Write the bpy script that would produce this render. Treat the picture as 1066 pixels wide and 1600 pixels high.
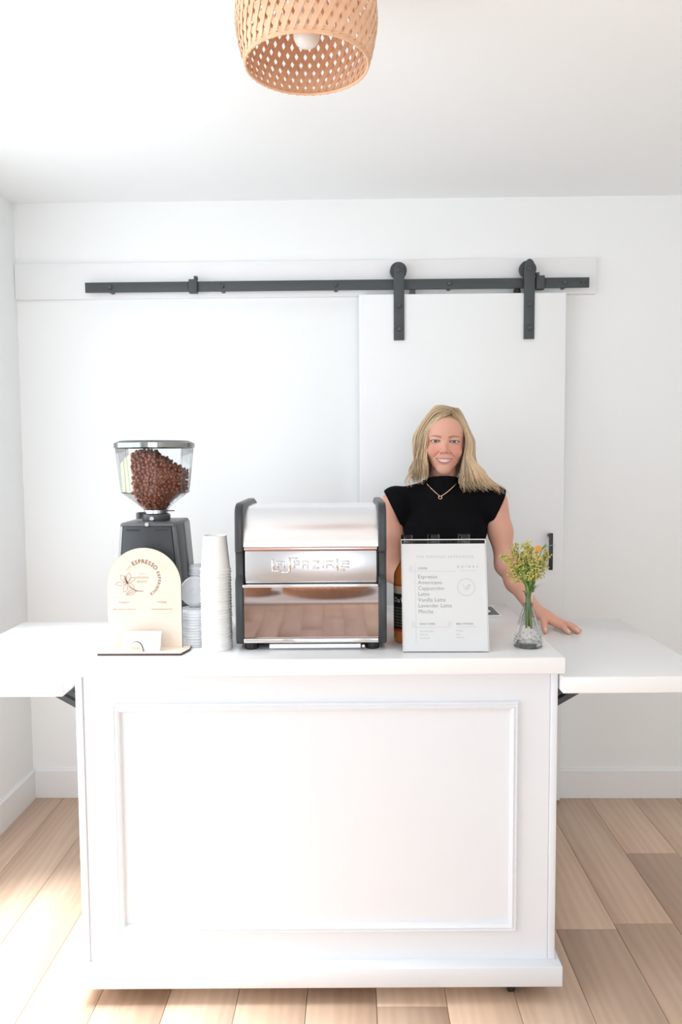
import bpy, bmesh, math, random
import numpy as np
from mathutils import Vector, Matrix, Euler

# ------------------------------------------------------------------ clear
for o in list(bpy.data.objects):
    bpy.data.objects.remove(o, do_unlink=True)
SC = bpy.context.scene
COL = SC.collection
random.seed(7)
RNG = np.random.default_rng(11)

# ------------------------------------------------------------------ camera
CAM_POS = (0.1032, -1.9944, 1.5242)
CAM_YAW, CAM_PITCH, CAM_ROLL, CAM_F = -0.0171, -0.0682, -0.0069, 1209.26
cd = bpy.data.cameras.new('camera')
cd.sensor_fit = 'VERTICAL'
cd.sensor_height = 36.0
cd.lens = 36.0 * CAM_F / 1600.0
cd.clip_start = 0.05
cam = bpy.data.objects.new('camera', cd)
COL.objects.link(cam)
_f = Vector((math.sin(CAM_YAW) * math.cos(CAM_PITCH), math.cos(CAM_YAW) * math.cos(CAM_PITCH), math.sin(CAM_PITCH)))
_r = Vector((math.cos(CAM_YAW), -math.sin(CAM_YAW), 0))
_u = _r.cross(_f)
_r2 = _r * math.cos(CAM_ROLL) + _u * math.sin(CAM_ROLL)
_u2 = _u * math.cos(CAM_ROLL) - _r * math.sin(CAM_ROLL)
_m = Matrix((( _r2.x, _u2.x, -_f.x, CAM_POS[0]), (_r2.y, _u2.y, -_f.y, CAM_POS[1]), (_r2.z, _u2.z, -_f.z, CAM_POS[2]), (0, 0, 0, 1)))
cam.matrix_world = _m
SC.camera = cam

# ------------------------------------------------------------------ world, daylight, exposure
W = bpy.data.worlds.new('daylight_sky')
SC.world = W
W.use_nodes = True
bg = W.node_tree.nodes['Background']
bg.inputs['Color'].default_value = (0.93, 0.97, 1.0, 1)
bg.inputs['Strength'].default_value = 2.0

def area_light(name, loc, rot, sx, sy, energy, color):
    d = bpy.data.lights.new(name, 'AREA')
    d.shape = 'RECTANGLE'; d.size = sx; d.size_y = sy; d.energy = energy; d.color = color
    o = bpy.data.objects.new(name, d); COL.objects.link(o)
    o.location = loc; o.rotation_euler = rot
    return o

# daylight entering through the glazed openings the room has: one in the left wall, one far behind the camera
area_light('daylight_left_opening', (-1.45, -0.60, 1.47), (0, math.radians(-90), 0), 2.0, 2.3, 30, (0.83, 0.915, 1.0))
area_light('daylight_front_opening', (0.5, -5.86, 1.32), (math.radians(90), 0, 0), 2.7, 1.6, 56, (0.83, 0.915, 1.0))
_s = bpy.data.lights.new('sun_through_left_window', 'SUN'); _s.energy = 10.0; _s.angle = 0.45; _s.color = (0.94, 0.97, 1.0)
sun = bpy.data.objects.new('sun_through_left_window', _s); COL.objects.link(sun)
sun.location = (-4, -0.9, 6); sun.rotation_euler = (0, math.radians(-31), 0)

vs = SC.view_settings
vs.view_transform = 'Standard'
vs.look = 'None'
vs.exposure = -0.23
vs.gamma = 1.0
vs.use_curve_mapping = False
SC.cycles.max_bounces = 12
SC.cycles.diffuse_bounces = 6
SC.cycles.glossy_bounces = 6
SC.cycles.transparent_max_bounces = 24
SC.cycles.sample_clamp_indirect = 6.0
SC.cycles.caustics_reflective = False
SC.cycles.caustics_refractive = False

# ------------------------------------------------------------------ helpers: materials
def P(name, col, rough=0.5, metal=0.0, spec=0.5, bump=None, vary=None, aniso=0.0, sub=0.0, emit=None, coat=0.0, sheen=0.0):
    m = bpy.data.materials.new(name); m.use_nodes = True
    nt = m.node_tree; b = nt.nodes['Principled BSDF']
    b.inputs['Base Color'].default_value = (*col, 1)
    b.inputs['Roughness'].default_value = rough
    b.inputs['Metallic'].default_value = metal
    b.inputs['Specular IOR Level'].default_value = spec
    b.inputs['Anisotropic'].default_value = aniso
    b.inputs['Coat Weight'].default_value = coat
    b.inputs['Sheen Weight'].default_value = sheen
    if sub:
        b.inputs['Subsurface Weight'].default_value = sub
        b.inputs['Subsurface Radius'].default_value = (1.0, 0.35, 0.2)
        b.inputs['Subsurface Scale'].default_value = 0.006
    if emit:
        b.inputs['Emission Color'].default_value = (*emit[0], 1); b.inputs['Emission Strength'].default_value = emit[1]
    if bump or vary:
        tc = nt.nodes.new('ShaderNodeTexCoord')
        mp = nt.nodes.new('ShaderNodeMapping'); nt.links.new(tc.outputs['Object'], mp.inputs['Vector'])
    if bump:
        sc, st = bump[0], bump[1]
        if len(bump) > 2: mp.inputs['Scale'].default_value = bump[2]
        n = nt.nodes.new('ShaderNodeTexNoise'); n.inputs['Scale'].default_value = sc; n.inputs['Detail'].default_value = 4
        nt.links.new(mp.outputs['Vector'], n.inputs['Vector'])
        bp = nt.nodes.new('ShaderNodeBump'); bp.inputs['Strength'].default_value = st; bp.inputs['Distance'].default_value = 0.002
        nt.links.new(n.outputs['Fac'], bp.inputs['Height']); nt.links.new(bp.outputs['Normal'], b.inputs['Normal'])
    if vary:                                       # (scale, other colour, amount)
        n = nt.nodes.new('ShaderNodeTexNoise'); n.inputs['Scale'].default_value = vary[0]; n.inputs['Detail'].default_value = 3
        nt.links.new(mp.outputs['Vector'], n.inputs['Vector'])
        r = nt.nodes.new('ShaderNodeMapRange'); r.inputs['From Min'].default_value = 0.35; r.inputs['From Max'].default_value = 0.65
        r.inputs['To Max'].default_value = vary[2]
        nt.links.new(n.outputs['Fac'], r.inputs['Value'])
        mx = nt.nodes.new('ShaderNodeMix'); mx.data_type = 'RGBA'
        mx.inputs['A'].default_value = (*col, 1); mx.inputs['B'].default_value = (*vary[1], 1)
        nt.links.new(r.outputs['Result'], mx.inputs['Factor']); nt.links.new(mx.outputs['Result'], b.inputs['Base Color'])
    return m

def thin_clear(name, tint=(0.96, 0.97, 0.97), edge=(0.55, 0.58, 0.58), gloss=1.0, rough=0.02, power=0.35):
    """thin clear sheet (glass or plastic): light passes, edges read darker, surface mirrors by fresnel"""
    m = bpy.data.materials.new(name); m.use_nodes = True
    nt = m.node_tree; nt.nodes.remove(nt.nodes['Principled BSDF']); out = nt.nodes['Material Output']
    lw = nt.nodes.new('ShaderNodeLayerWeight'); lw.inputs['Blend'].default_value = power
    mx = nt.nodes.new('ShaderNodeMix'); mx.data_type = 'RGBA'
    mx.inputs['A'].default_value = (*tint, 1); mx.inputs['B'].default_value = (*edge, 1)
    nt.links.new(lw.outputs['Facing'], mx.inputs['Factor'])
    t = nt.nodes.new('ShaderNodeBsdfTransparent'); nt.links.new(mx.outputs['Result'], t.inputs['Color'])
    g = nt.nodes.new('ShaderNodeBsdfGlossy'); g.inputs['Roughness'].default_value = rough
    fr = nt.nodes.new('ShaderNodeFresnel'); fr.inputs['IOR'].default_value = 1.35
    mul = nt.nodes.new('ShaderNodeMath'); mul.operation = 'MULTIPLY'; mul.inputs[1].default_value = gloss
    nt.links.new(fr.outputs['Fac'], mul.inputs[0])
    ms = nt.nodes.new('ShaderNodeMixShader')
    nt.links.new(mul.outputs[0], ms.inputs['Fac']); nt.links.new(t.outputs[0], ms.inputs[1]); nt.links.new(g.outputs[0], ms.inputs[2])
    nt.links.new(ms.outputs[0], out.inputs['Surface'])
    return m

def milky(name, col, alpha, rough=0.25):
    """translucent plastic: part diffuse, part see-through"""
    m = P(name, col, rough)
    nt = m.node_tree; b = nt.nodes['Principled BSDF']
    b.inputs['Alpha'].default_value = alpha
    return m

def wood_planks():
    m = bpy.data.materials.new('pale_oak_plank'); m.use_nodes = True
    nt = m.node_tree; b = nt.nodes['Principled BSDF']; L = nt.links; N = nt.nodes.new
    tc = N('ShaderNodeTexCoord'); oi = N('ShaderNodeObjectInfo')
    off = N('ShaderNodeVectorMath'); off.operation = 'SCALE'; off.inputs[0].default_value = (31.0, 17.0, 9.0)
    L.new(oi.outputs['Random'], off.inputs['Scale'])
    add = N('ShaderNodeVectorMath'); add.operation = 'ADD'; L.new(tc.outputs['Object'], add.inputs[0]); L.new(off.outputs[0], add.inputs[1])
    mp = N('ShaderNodeMapping'); mp.inputs['Scale'].default_value = (1.0, 0.09, 1.0); L.new(add.outputs[0], mp.inputs['Vector'])
    n1 = N('ShaderNodeTexNoise'); n1.inputs['Scale'].default_value = 9; n1.inputs['Detail'].default_value = 5; n1.inputs['Distortion'].default_value = 0.6
    L.new(mp.outputs[0], n1.inputs['Vector'])
    n2 = N('ShaderNodeTexNoise'); n2.inputs['Scale'].default_value = 90; n2.inputs['Detail'].default_value = 3; L.new(mp.outputs[0], n2.inputs['Vector'])
    wv = N('ShaderNodeTexWave'); wv.inputs['Scale'].default_value = 10; wv.inputs['Distortion'].default_value = 9; wv.inputs['Detail'].default_value = 2
    wv.inputs['Detail Scale'].default_value = 1.2; L.new(mp.outputs[0], wv.inputs['Vector'])
    r1 = N('ShaderNodeValToRGB'); r1.color_ramp.elements[0].position = 0.30; r1.color_ramp.elements[1].position = 0.70
    r1.color_ramp.elements[0].color = (0.66, 0.455, 0.32, 1); r1.color_ramp.elements[1].color = (0.77, 0.57, 0.425, 1)
    L.new(n1.outputs['Fac'], r1.inputs['Fac'])
    mA = N('ShaderNodeMix'); mA.data_type = 'RGBA'; mA.blend_type = 'MULTIPLY'; mA.inputs['Factor'].default_value = 0.09
    L.new(r1.outputs['Color'], mA.inputs['A']); L.new(wv.outputs['Color'], mA.inputs['B'])
    mB = N('ShaderNodeMix'); mB.data_type = 'RGBA'; mB.blend_type = 'MULTIPLY'; mB.inputs['Factor'].default_value = 0.10
    L.new(mA.outputs['Result'], mB.inputs['A']); L.new(n2.outputs['Fac'], mB.inputs['B'])
    hs = N('ShaderNodeHueSaturation'); mr = N('ShaderNodeMapRange'); mr.inputs['To Min'].default_value = 0.96; mr.inputs['To Max'].default_value = 1.05
    L.new(oi.outputs['Random'], mr.inputs['Value']); L.new(mr.outputs[0], hs.inputs['Value']); L.new(mB.outputs['Result'], hs.inputs['Color'])
    L.new(hs.outputs['Color'], b.inputs['Base Color'])
    b.inputs['Roughness'].default_value = 0.42
    bp = N('ShaderNodeBump'); bp.inputs['Strength'].default_value = 0.08; bp.inputs['Distance'].default_value = 0.001
    L.new(n2.outputs['Fac'], bp.inputs['Height']); L.new(bp.outputs['Normal'], b.inputs['Normal'])
    return m

def attr_mat(name, rough, sub=0.0, spec=0.4, aniso=0.0, bump=None):
    """base colour read from the mesh's own colour attribute (hair, skin, lips)"""
    m = P(name, (0.5, 0.5, 0.5), rough, spec=spec, sub=sub, aniso=aniso, bump=bump)
    nt = m.node_tree; a = nt.nodes.new('ShaderNodeAttribute'); a.attribute_name = 'Col'
    nt.links.new(a.outputs['Color'], nt.nodes['Principled BSDF'].inputs['Base Color'])
    return m

M = dict(
    wall=P('wall_paint', (0.87, 0.885, 0.885), 0.75, bump=(180, 0.05)),
    ceil=P('ceiling_paint', (0.915, 0.93, 0.935), 0.85, bump=(120, 0.06)),
    trim=P('trim_paint', (0.84, 0.845, 0.85), 0.4),
    cart=P('white_lacquer', (0.745, 0.77, 0.81), 0.38),
    top=P('white_worktop', (0.86, 0.865, 0.87), 0.22),
    door=P('door_paint', (0.86, 0.875, 0.88), 0.45),
    iron=P('charcoal_powder_coat', (0.055, 0.065, 0.068), 0.55, bump=(400, 0.1)),
    iron2=P('charcoal_bolt', (0.07, 0.075, 0.08), 0.4, metal=0.3),
    black=P('black_plastic', (0.012, 0.012, 0.013), 0.35),
    subfloor=P('dark_floor_joint', (0.12, 0.08, 0.055), 0.8),
    plank=wood_planks(),
    chrome=P('polished_steel', (0.78, 0.77, 0.77), 0.06, metal=1.0),
    satin=P('satin_steel', (0.56, 0.56, 0.58), 0.27, metal=1.0, bump=(900, 0.04, (0.02, 1, 1))),
    cover=P('brushed_steel_cover', (0.90, 0.90, 0.91), 0.28, metal=1.0),
    tinted=P('tinted_polished_steel', (0.33, 0.265, 0.25), 0.03, metal=1.0),
    darkgrey=P('dark_grey_plastic', (0.030, 0.033, 0.037), 0.40),
    midgrey=P('grey_plastic', (0.10, 0.105, 0.11), 0.4),
    smoked=P('smoked_chrome', (0.30, 0.31, 0.30), 0.12, metal=1.0),
    silver=P('silver_paint', (0.45, 0.46, 0.46), 0.4, metal=0.5),
    copper=P('rose_copper', (0.75, 0.50, 0.44), 0.2, metal=1.0),
    ply=P('birch_plywood', (0.74, 0.645, 0.555), 0.6, vary=(14, (0.70, 0.60, 0.50), 0.6)),
    burnt=P('laser_burnt_edge', (0.055, 0.028, 0.022), 0.7),
    engrave=P('engraved_brown', (0.23, 0.085, 0.055), 0.7),
    engrave2=P('engraved_light_brown', (0.50, 0.35, 0.25), 0.7),
    card=P('white_card', (0.86, 0.86, 0.88), 0.6),
    paper=P('white_paper', (0.87, 0.875, 0.885), 0.55),
    ink=P('grey_ink', (0.36, 0.37, 0.39), 0.7),
    ink2=P('pale_grey_ink', (0.56, 0.57, 0.59), 0.7),
    cup=P('white_paper_cup', (0.85, 0.85, 0.84), 0.5),
    lid=milky('frosted_lid_plastic', (0.88, 0.90, 0.93), 0.62, 0.2),
    lidline=P('lid_edge_plastic', (0.75, 0.77, 0.82), 0.25),
    acrylic=thin_clear('clear_acrylic', (0.99, 0.993, 0.993), (0.93, 0.94, 0.94), 0.35),
    clearcap=thin_clear('clear_cap_plastic', (0.80, 0.81, 0.82), (0.5, 0.5, 0.5), 1.6, 0.1),
    hopper=thin_clear('clear_hopper_plastic', (0.975, 0.98, 0.98), (0.86, 0.87, 0.88), 0.55),
    yellow_panel=milky('pale_yellow_plastic', (0.86, 0.88, 0.62), 0.6, 0.4),
    glass=thin_clear('clear_glass', (0.985, 0.99, 0.988), (0.62, 0.66, 0.65), 0.8, power=0.40),
    bean=P('roasted_bean', (0.235, 0.078, 0.044), 0.30, vary=(70, (0.38, 0.155, 0.095), 1.0)),
    amber=P('amber_syrup', (0.62, 0.20, 0.035), 0.12, spec=0.7),
    label=P('black_label', (0.012, 0.012, 0.012), 0.45),
    labeltan=P('tan_label', (0.62, 0.53, 0.36), 0.5),
    labelred=P('red_label', (0.50, 0.03, 0.015), 0.5),
    labelgold=P('gold_print', (0.40, 0.36, 0.22), 0.5),
    white=P('white_print', (0.85, 0.85, 0.85), 0.5),
    red=P('red_enamel', (0.75, 0.03, 0.04), 0.35),
    bamboo=P('bamboo_strip', (0.83, 0.53, 0.345), 0.6, vary=(30, (0.74, 0.43, 0.26), 0.8)),
    bulb=P('opal_bulb', (0.86, 0.86, 0.84), 0.25),
    stem=P('green_stem', (0.13, 0.22, 0.055), 0.5),
    leaf=P('green_leaf', (0.12, 0.24, 0.045), 0.45, vary=(40, (0.20, 0.33, 0.08), 1.0)),
    leaf2=P('sage_leaf', (0.26, 0.36, 0.20), 0.5),
    bloom=P('yellow_green_bloom', (0.66, 0.54, 0.15), 0.6, vary=(70, (0.40, 0.41, 0.12), 1.0)),
    orange=P('orange_bloom', (0.80, 0.43, 0.11), 0.6, bump=(350, 0.6)),
    water=thin_clear('water', (0.93, 0.96, 0.95), (0.7, 0.75, 0.74), 0.6),
    dress=P('black_rib_knit', (0.0042, 0.0042, 0.0052), 0.9, spec=0.12),
    gold=P('gold_chain', (0.83, 0.58, 0.36), 0.25, metal=1.0),
    teeth=P('teeth', (0.95, 0.92, 0.87), 0.25),
    shoe=P('black_shoe', (0.02, 0.02, 0.02), 0.4),
    table=P('warm_table_wood', (0.72, 0.43, 0.27), 0.5, vary=(16, (0.60, 0.34, 0.20), 0.8)),
    concrete=P('patio_concrete', (0.46, 0.47, 0.47), 0.9, vary=(5, (0.40, 0.41, 0.41), 0.6)),
    screen=P('dark_print', (0.02, 0.02, 0.025), 0.25),
)

# ------------------------------------------------------------------ helpers: meshes
class MB:
    def __init__(s):
        s.v = []; s.f = []
    def add(s, vs, fs):
        n = len(s.v); s.v.extend([tuple(map(float, p)) for p in vs]); s.f.extend([tuple(i + n for i in f) for f in fs]); return s
    def box(s, x0, x1, y0, y1, z0, z1):
        return s.add([(x0, y0, z0), (x1, y0, z0), (x1, y1, z0), (x0, y1, z0), (x0, y0, z1), (x1, y0, z1), (x1, y1, z1), (x0, y1, z1)],
                     [(0, 3, 2, 1), (4, 5, 6, 7), (0, 1, 5, 4), (1, 2, 6, 5), (2, 3, 7, 6), (3, 0, 4, 7)])
    def prism(s, poly, fn, a, b):
        """poly: list of 2-D points; fn(u, v, w) -> xyz; from w = a to w = b"""
        n = len(poly)
        vs = [fn(u, v, a) for u, v in poly] + [fn(u, v, b) for u, v in poly]
        fs = [tuple(range(n - 1, -1, -1)), tuple(range(n, 2 * n))] + [(i, (i + 1) % n, n + (i + 1) % n, n + i) for i in range(n)]
        return s.add(vs, fs)
    def lathe(s, prof, seg=32, c=(0, 0, 0), rot=0.0, caps=True):
        vs, fs = [], []
        k = len(prof)
        for j in range(seg):
            a = rot + 2 * math.pi * j / seg
            for r, z in prof:
                vs.append((c[0] + r * math.cos(a), c[1] + r * math.sin(a), c[2] + z))
        for j in range(seg):
            q = (j + 1) % seg
            for i in range(k - 1):
                fs.append((j * k + i, q * k + i, q * k + i + 1, j * k + i + 1))
        if caps:
            if prof[0][0] > 1e-6: fs.append(tuple(j * k for j in range(seg - 1, -1, -1)))
            if prof[-1][0] > 1e-6: fs.append(tuple(j * k + k - 1 for j in range(seg)))
        return s.add(vs, fs)
    def tube(s, pts, rad, seg=8, flat=1.0, cap=True):
        pts = [Vector(p) for p in pts]; n = len(pts)
        rr = rad if hasattr(rad, '__len__') else [rad] * n
        vs, fs = [], []
        t0 = (pts[1] - pts[0]).normalized()
        ref = Vector((0, 0, 1)) if abs(t0.z) < 0.9 else Vector((1, 0, 0))
        nrm = t0.cross(ref).normalized()
        for i, p in enumerate(pts):
            t = (pts[min(i + 1, n - 1)] - pts[max(i - 1, 0)]).normalized()
            nrm = (nrm - t * nrm.dot(t))
            nrm = nrm.normalized() if nrm.length > 1e-9 else t.orthogonal().normalized()
            bn = t.cross(nrm)
            for j in range(seg):
                a = 2 * math.pi * j / seg
                vs.append(p + (nrm * math.cos(a) + bn * (math.sin(a) * flat)) * rr[i])
        for i in range(n - 1):
            for j in range(seg):
                q = (j + 1) % seg
                fs.append((i * seg + j, i * seg + q, (i + 1) * seg + q, (i + 1) * seg + j))
        if cap:
            fs.append(tuple(range(seg - 1, -1, -1))); fs.append(tuple((n - 1) * seg + j for j in range(seg)))
        return s.add(vs, fs)
    def ball(s, c, r, seg=12, rings=8, M3=None):
        r3 = r if hasattr(r, '__len__') else (r, r, r)
        vs = [(0, 0, -1)]
        for i in range(1, rings):
            t = -math.pi / 2 + math.pi * i / rings
            for j in range(seg):
                a = 2 * math.pi * j / seg
                vs.append((math.cos(t) * math.cos(a), math.cos(t) * math.sin(a), math.sin(t)))
        vs.append((0, 0, 1))
        fs = [(0, 1 + (j + 1) % seg, 1 + j) for j in range(seg)]
        for i in range(rings - 2):
            for j in range(seg):
                a = 1 + i * seg + j; b = 1 + i * seg + (j + 1) % seg
                fs.append((a, b, b + seg, a + seg))
        e = len(vs) - 1; o = 1 + (rings - 2) * seg
        fs += [(o + j, o + (j + 1) % seg, e) for j in range(seg)]
        out = []
        for p in vs:
            q = Vector((p[0] * r3[0], p[1] * r3[1], p[2] * r3[2]))
            if M3 is not None: q = M3 @ q
            out.append((q.x + c[0], q.y + c[1], q.z + c[2]))
        return s.add(out, fs)
    def xf(s, m):
        s.v = [tuple(m @ Vector(p)) for p in s.v]; return s
    def mesh(s, name, bevel=0.0, bseg=2, smooth=False, angle=35):
        me = bpy.data.meshes.new(name)
        me.from_pydata(s.v, [], s.f); me.update()
        bm = bmesh.new(); bm.from_mesh(me)
        bmesh.ops.recalc_face_normals(bm, faces=bm.faces)
        if bevel:
            ed = [e for e in bm.edges if len(e.link_faces) == 2 and e.calc_face_angle(0) > math.radians(40)]
            bmesh.ops.bevel(bm, geom=ed, offset=bevel, segments=bseg, profile=0.5, affect='EDGES', clamp_overlap=True)
        bm.to_mesh(me); bm.free()
        if smooth or bevel:
            for p in me.polygons: p.use_smooth = True
            me.set_sharp_from_angle(angle=math.radians(angle if not bevel else max(angle, 50)))
        return me
    def build(s, name, mat, parent=None, bevel=0.0, bseg=2, smooth=False, angle=35, loc=None, rot=None):
        return link(name, s.mesh(name, bevel, bseg, smooth, angle), mat, parent, loc, rot)

def link(name, me, mat=None, parent=None, loc=None, rot=None):
    if mat is not None and not me.materials:
        me.materials.append(M[mat] if isinstance(mat, str) else mat)
    o = bpy.data.objects.new(name, me); COL.objects.link(o)
    o.parent = parent
    if loc: o.location = loc
    if rot: o.rotation_euler = rot
    return o

def tag(o, label=None, cat=None, group=None, kind=None):
    if label: o['label'] = label
    if cat: o['category'] = cat
    if group: o['group'] = group
    if kind: o['kind'] = kind
    return o

def thing(name, label, cat, loc=(0, 0, 0), rz=0.0, group=None):
    o = bpy.data.objects.new(name, None); COL.objects.link(o)
    o.empty_display_size = 0.05
    o.location = loc; o.rotation_euler = (0, 0, rz)
    return tag(o, label, cat, group)

def struct(name, mb, mat, **kw):
    return tag(mb.build(name, mat, **kw), kind='structure')

def text_geo(body, size, spacing=1.0, shear=0.0, weight=0.0, align='CENTER', word=1.0):
    c = bpy.data.curves.new('t', 'FONT'); c.body = body; c.size = size; c.align_x = align; c.align_y = 'CENTER'
    c.space_character = spacing; c.shear = shear; c.offset = weight; c.space_word = word; c.resolution_u = 2
    o = bpy.data.objects.new('t', c)
    me = o.to_mesh()
    v = [tuple(p.co) for p in me.vertices]; f = [tuple(p.vertices) for p in me.polygons]
    o.to_mesh_clear(); bpy.data.objects.remove(o); bpy.data.curves.remove(c)
    return v, f

def put_text(mb, body, x, z, size, y=0.0, **kw):
    """lettering laid flat on a board facing -y"""
    v, f = text_geo(body, size, **kw)
    mb.add([(x + p[0], y, z + p[1]) for p in v], f)
    return mb

def stroke(mb, pts, w, y=0.0):
    """flat printed line of width w in the xz plane"""
    pts = [Vector((p[0], p[1])) for p in pts]; n = len(pts); vs = []
    for i, p in enumerate(pts):
        t = (pts[min(i + 1, n - 1)] - pts[max(i - 1, 0)])
        t = t.normalized() if t.length > 1e-9 else Vector((1, 0)); nn = Vector((-t.y, t.x)) * (w / 2)
        a, b = p + nn, p - nn
        vs += [(a.x, y, a.y), (b.x, y, b.y)]
    mb.add(vs, [(2 * i, 2 * i + 1, 2 * i + 3, 2 * i + 2) for i in range(n - 1)])
    return mb

def bez(p0, p1, p2, n=10):
    return [tuple((1 - t) ** 2 * a + 2 * t * (1 - t) * b + t * t * c for a, b, c in zip(p0, p1, p2)) for t in [i / (n - 1) for i in range(n)]]

def catmull(pts, n=6):
    P_ = [Vector(p) for p in pts]; P_ = [P_[0] * 2 - P_[1]] + P_ + [P_[-1] * 2 - P_[-2]]; out = []
    for i in range(1, len(P_) - 2):
        for k in range(n):
            t = k / n; a, b, c, d = P_[i - 1], P_[i], P_[i + 1], P_[i + 2]
            out.append(0.5 * ((2 * b) + (c - a) * t + (2 * a - 5 * b + 4 * c - d) * t * t + (3 * b - 3 * c + d - a) * t ** 3))
    out.append(P_[-2]); return out

ORD = ['topmost', 'second', 'third', 'fourth', 'fifth', 'sixth', 'seventh', 'eighth', 'ninth', 'tenth', 'eleventh', 'twelfth', 'thirteenth',
       'fourteenth', 'fifteenth', 'sixteenth', 'seventeenth', 'eighteenth', 'nineteenth', 'twentieth', 'twenty-first', 'twenty-second',
       'twenty-third', 'twenty-fourth', 'twenty-fifth', 'twenty-sixth', 'twenty-seventh', 'twenty-eighth', 'twenty-ninth', 'thirtieth']

# ================================================================== THE ROOM
XL, XR, YB, YF, ZC = -1.3152, 2.3, 1.3016, -5.6, 2.6007  # left/back walls, ceiling, floor, planks, rail and door: coordinates scaled about the camera
FZ = 0.05                               # floor level
OPL = (-1.80, 0.60, 0.42, 2.50)        # opening in the left wall: y0, y1, z0, z1
OPF = (-0.9, 1.9, 0.02, 2.15)           # opening in the wall behind the camera: x0, x1, z0, z1

fl = struct('floor', MB().box(XL - .12, XR + .12, YF - .12, YB + .12, FZ - 0.05, FZ - 0.012), 'subfloor')
PW, PLN = 0.1905, 1.80
PLANKM = MB().box(0.0008, PW - 0.0008, 0.0008, PLN - 0.0008, -0.012, 0.0).mesh('plank', bevel=0.0007, bseg=1)
PLANKM.materials.append(M['plank'])
known = {4: 0.378, 5: 0.818}
k0 = math.floor((XL - 0.1562) / PW)
for k in range(k0, math.ceil((XR - 0.1562) / PW)):
    x0 = 0.1562 + PW * k
    y = known.get(k, None)
    if y is None: y = (k * 0.731 % 1.0) * PLN
    while y > YF: y -= PLN
    while y < YB:
        if y >= YF and y + PLN <= YB and x0 >= XL and x0 + PW <= XR:
            link('plank', PLANKM, None, fl, (x0, y, FZ))
        else:
            ya, yb = max(y, YF), min(y + PLN, YB); xa, xb = max(x0, XL), min(x0 + PW, XR)
            if yb - ya > 0.02 and xb - xa > 0.01:
                MB().box(xa - x0 + .0008, xb - x0 - .0008, ya - y + .0008, yb - y - .0008, -0.012, 0.0).build('plank', 'plank', fl, bevel=0.0007, bseg=1, loc=(x0, y, FZ))
        y += PLN

struct('ceiling', MB().box(XL - .12, XR + .12, YF - .12, YB + .12, ZC, ZC + .08), 'ceil')
struct('wall_back', MB().box(XL, XR, YB, YB + .12, FZ, ZC), 'wall')
wl = MB()
wl.box(XL - .12, XL, YF, OPL[0], FZ, ZC).box(XL - .12, XL, OPL[1], YB, FZ, ZC).box(XL - .12, XL, OPL[0], OPL[1], OPL[3], ZC).box(XL - .12, XL, OPL[0], OPL[1], FZ, OPL[2])
struct('wall_left', wl, 'wall')
struct('wall_right', MB().box(XR, XR + .12, YF, YB, FZ, ZC), 'wall')
wf = MB()
wf.box(XL, OPF[0], YF - .12, YF, FZ, ZC).box(OPF[1], XR, YF - .12, YF, FZ, ZC).box(OPF[0], OPF[1], YF - .12, YF, OPF[3], ZC)
struct('wall_front', wf, 'wall')
def board_profile(h): return [(0, FZ), (.014, FZ), (.014, FZ + h - .006), (.009, FZ + h), (0, FZ + h)]
struct('baseboard_back', MB().prism(board_profile(.126), lambda u, v, w: (w, YB - u, v), XL + .014, XR), 'trim')
struct('baseboard_left', MB().prism(board_profile(.126), lambda u, v, w: (XL + u, w, v), YF, YB), 'trim')
struct('baseboard_right', MB().prism(board_profile(.126), lambda u, v, w: (XR - u, w, v), YF, YB), 'trim')
# frames of the two glazed openings (both outside the picture)
d1 = MB(); d1.box(XL - .10, XL - .04, OPL[0], OPL[0] + .05, OPL[2], OPL[3]).box(XL - .10, XL - .04, OPL[1] - .05, OPL[1], OPL[2], OPL[3]).box(XL - .10, XL - .04, OPL[0] + .05, OPL[1] - .05, OPL[3] - .05, OPL[3]).box(XL - .10, XL - .04, OPL[0] + .05, OPL[1] - .05, OPL[2], OPL[2] + .05)
struct('window_1', d1, 'trim')
struct('ground', MB().box(-6, 8, -14, YF - .12, -.05, .03), 'concrete')
d2 = MB(); d2.box(OPF[0], OPF[0] + .05, YF - .10, YF - .04, FZ, OPF[3]).box(OPF[1] - .05, OPF[1], YF - .10, YF - .04, FZ, OPF[3]).box(OPF[0] + .05, OPF[1] - .05, YF - .10, YF - .04, OPF[3] - .05, OPF[3])
d2.box(OPF[0] + .05, OPF[1] - .05, YF - .11, YF - .02, FZ, FZ + 0.015)
struct('door_2', d2, 'trim')

# backing board the barn-door rail is screwed to
struct('trim_1', MB().box(XL + .001, 1.1106, YB - .019, YB, 2.2007, 2.3487), 'trim', bevel=.002)
# ================================================================== BARN DOOR HARDWARE
RAILY = YB - .019 - .034            # rail centre plane
rail = thing('barn_door_rail', 'long charcoal steel flat rail mounted across the white backing board', 'rail', (0, RAILY, 0))
RZ = 2.2391
MB().box(-1.0052, 1.0709, -.004, .004, RZ - .0205, RZ + .0205).build('rail_bar', 'iron', rail, bevel=.001)
for bx in (-0.9012, -0.4368, 0.0324, 0.4987, 0.9708):
    m = MB().lathe([(0, -.008), (.0075, -.008), (.0095, -.004), (.0095, 0)], 16).xf(Matrix.Translation((bx, -.004, RZ)) @ Matrix.Rotation(math.radians(-90), 4, 'X') @ Matrix.Scale(-1, 4, (0, 0, 1)))
    b = MB().lathe([(0, .0075), (.0065, .0075), (.0095, .004), (.0095, 0)], 16).xf(Matrix.Translation((bx, -.004, RZ)) @ Matrix.Rotation(math.radians(90), 4, 'X'))
    bo = b.build('bolt', 'iron2', rail, smooth=True)
    MB().lathe([(.010, 0), (.010, .034)], 14).xf(Matrix.Translation((bx, .038, RZ - .012)) @ Matrix.Rotation(math.radians(90), 4, 'X')).build('spacer', 'iron2', rail, smooth=True)
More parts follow.
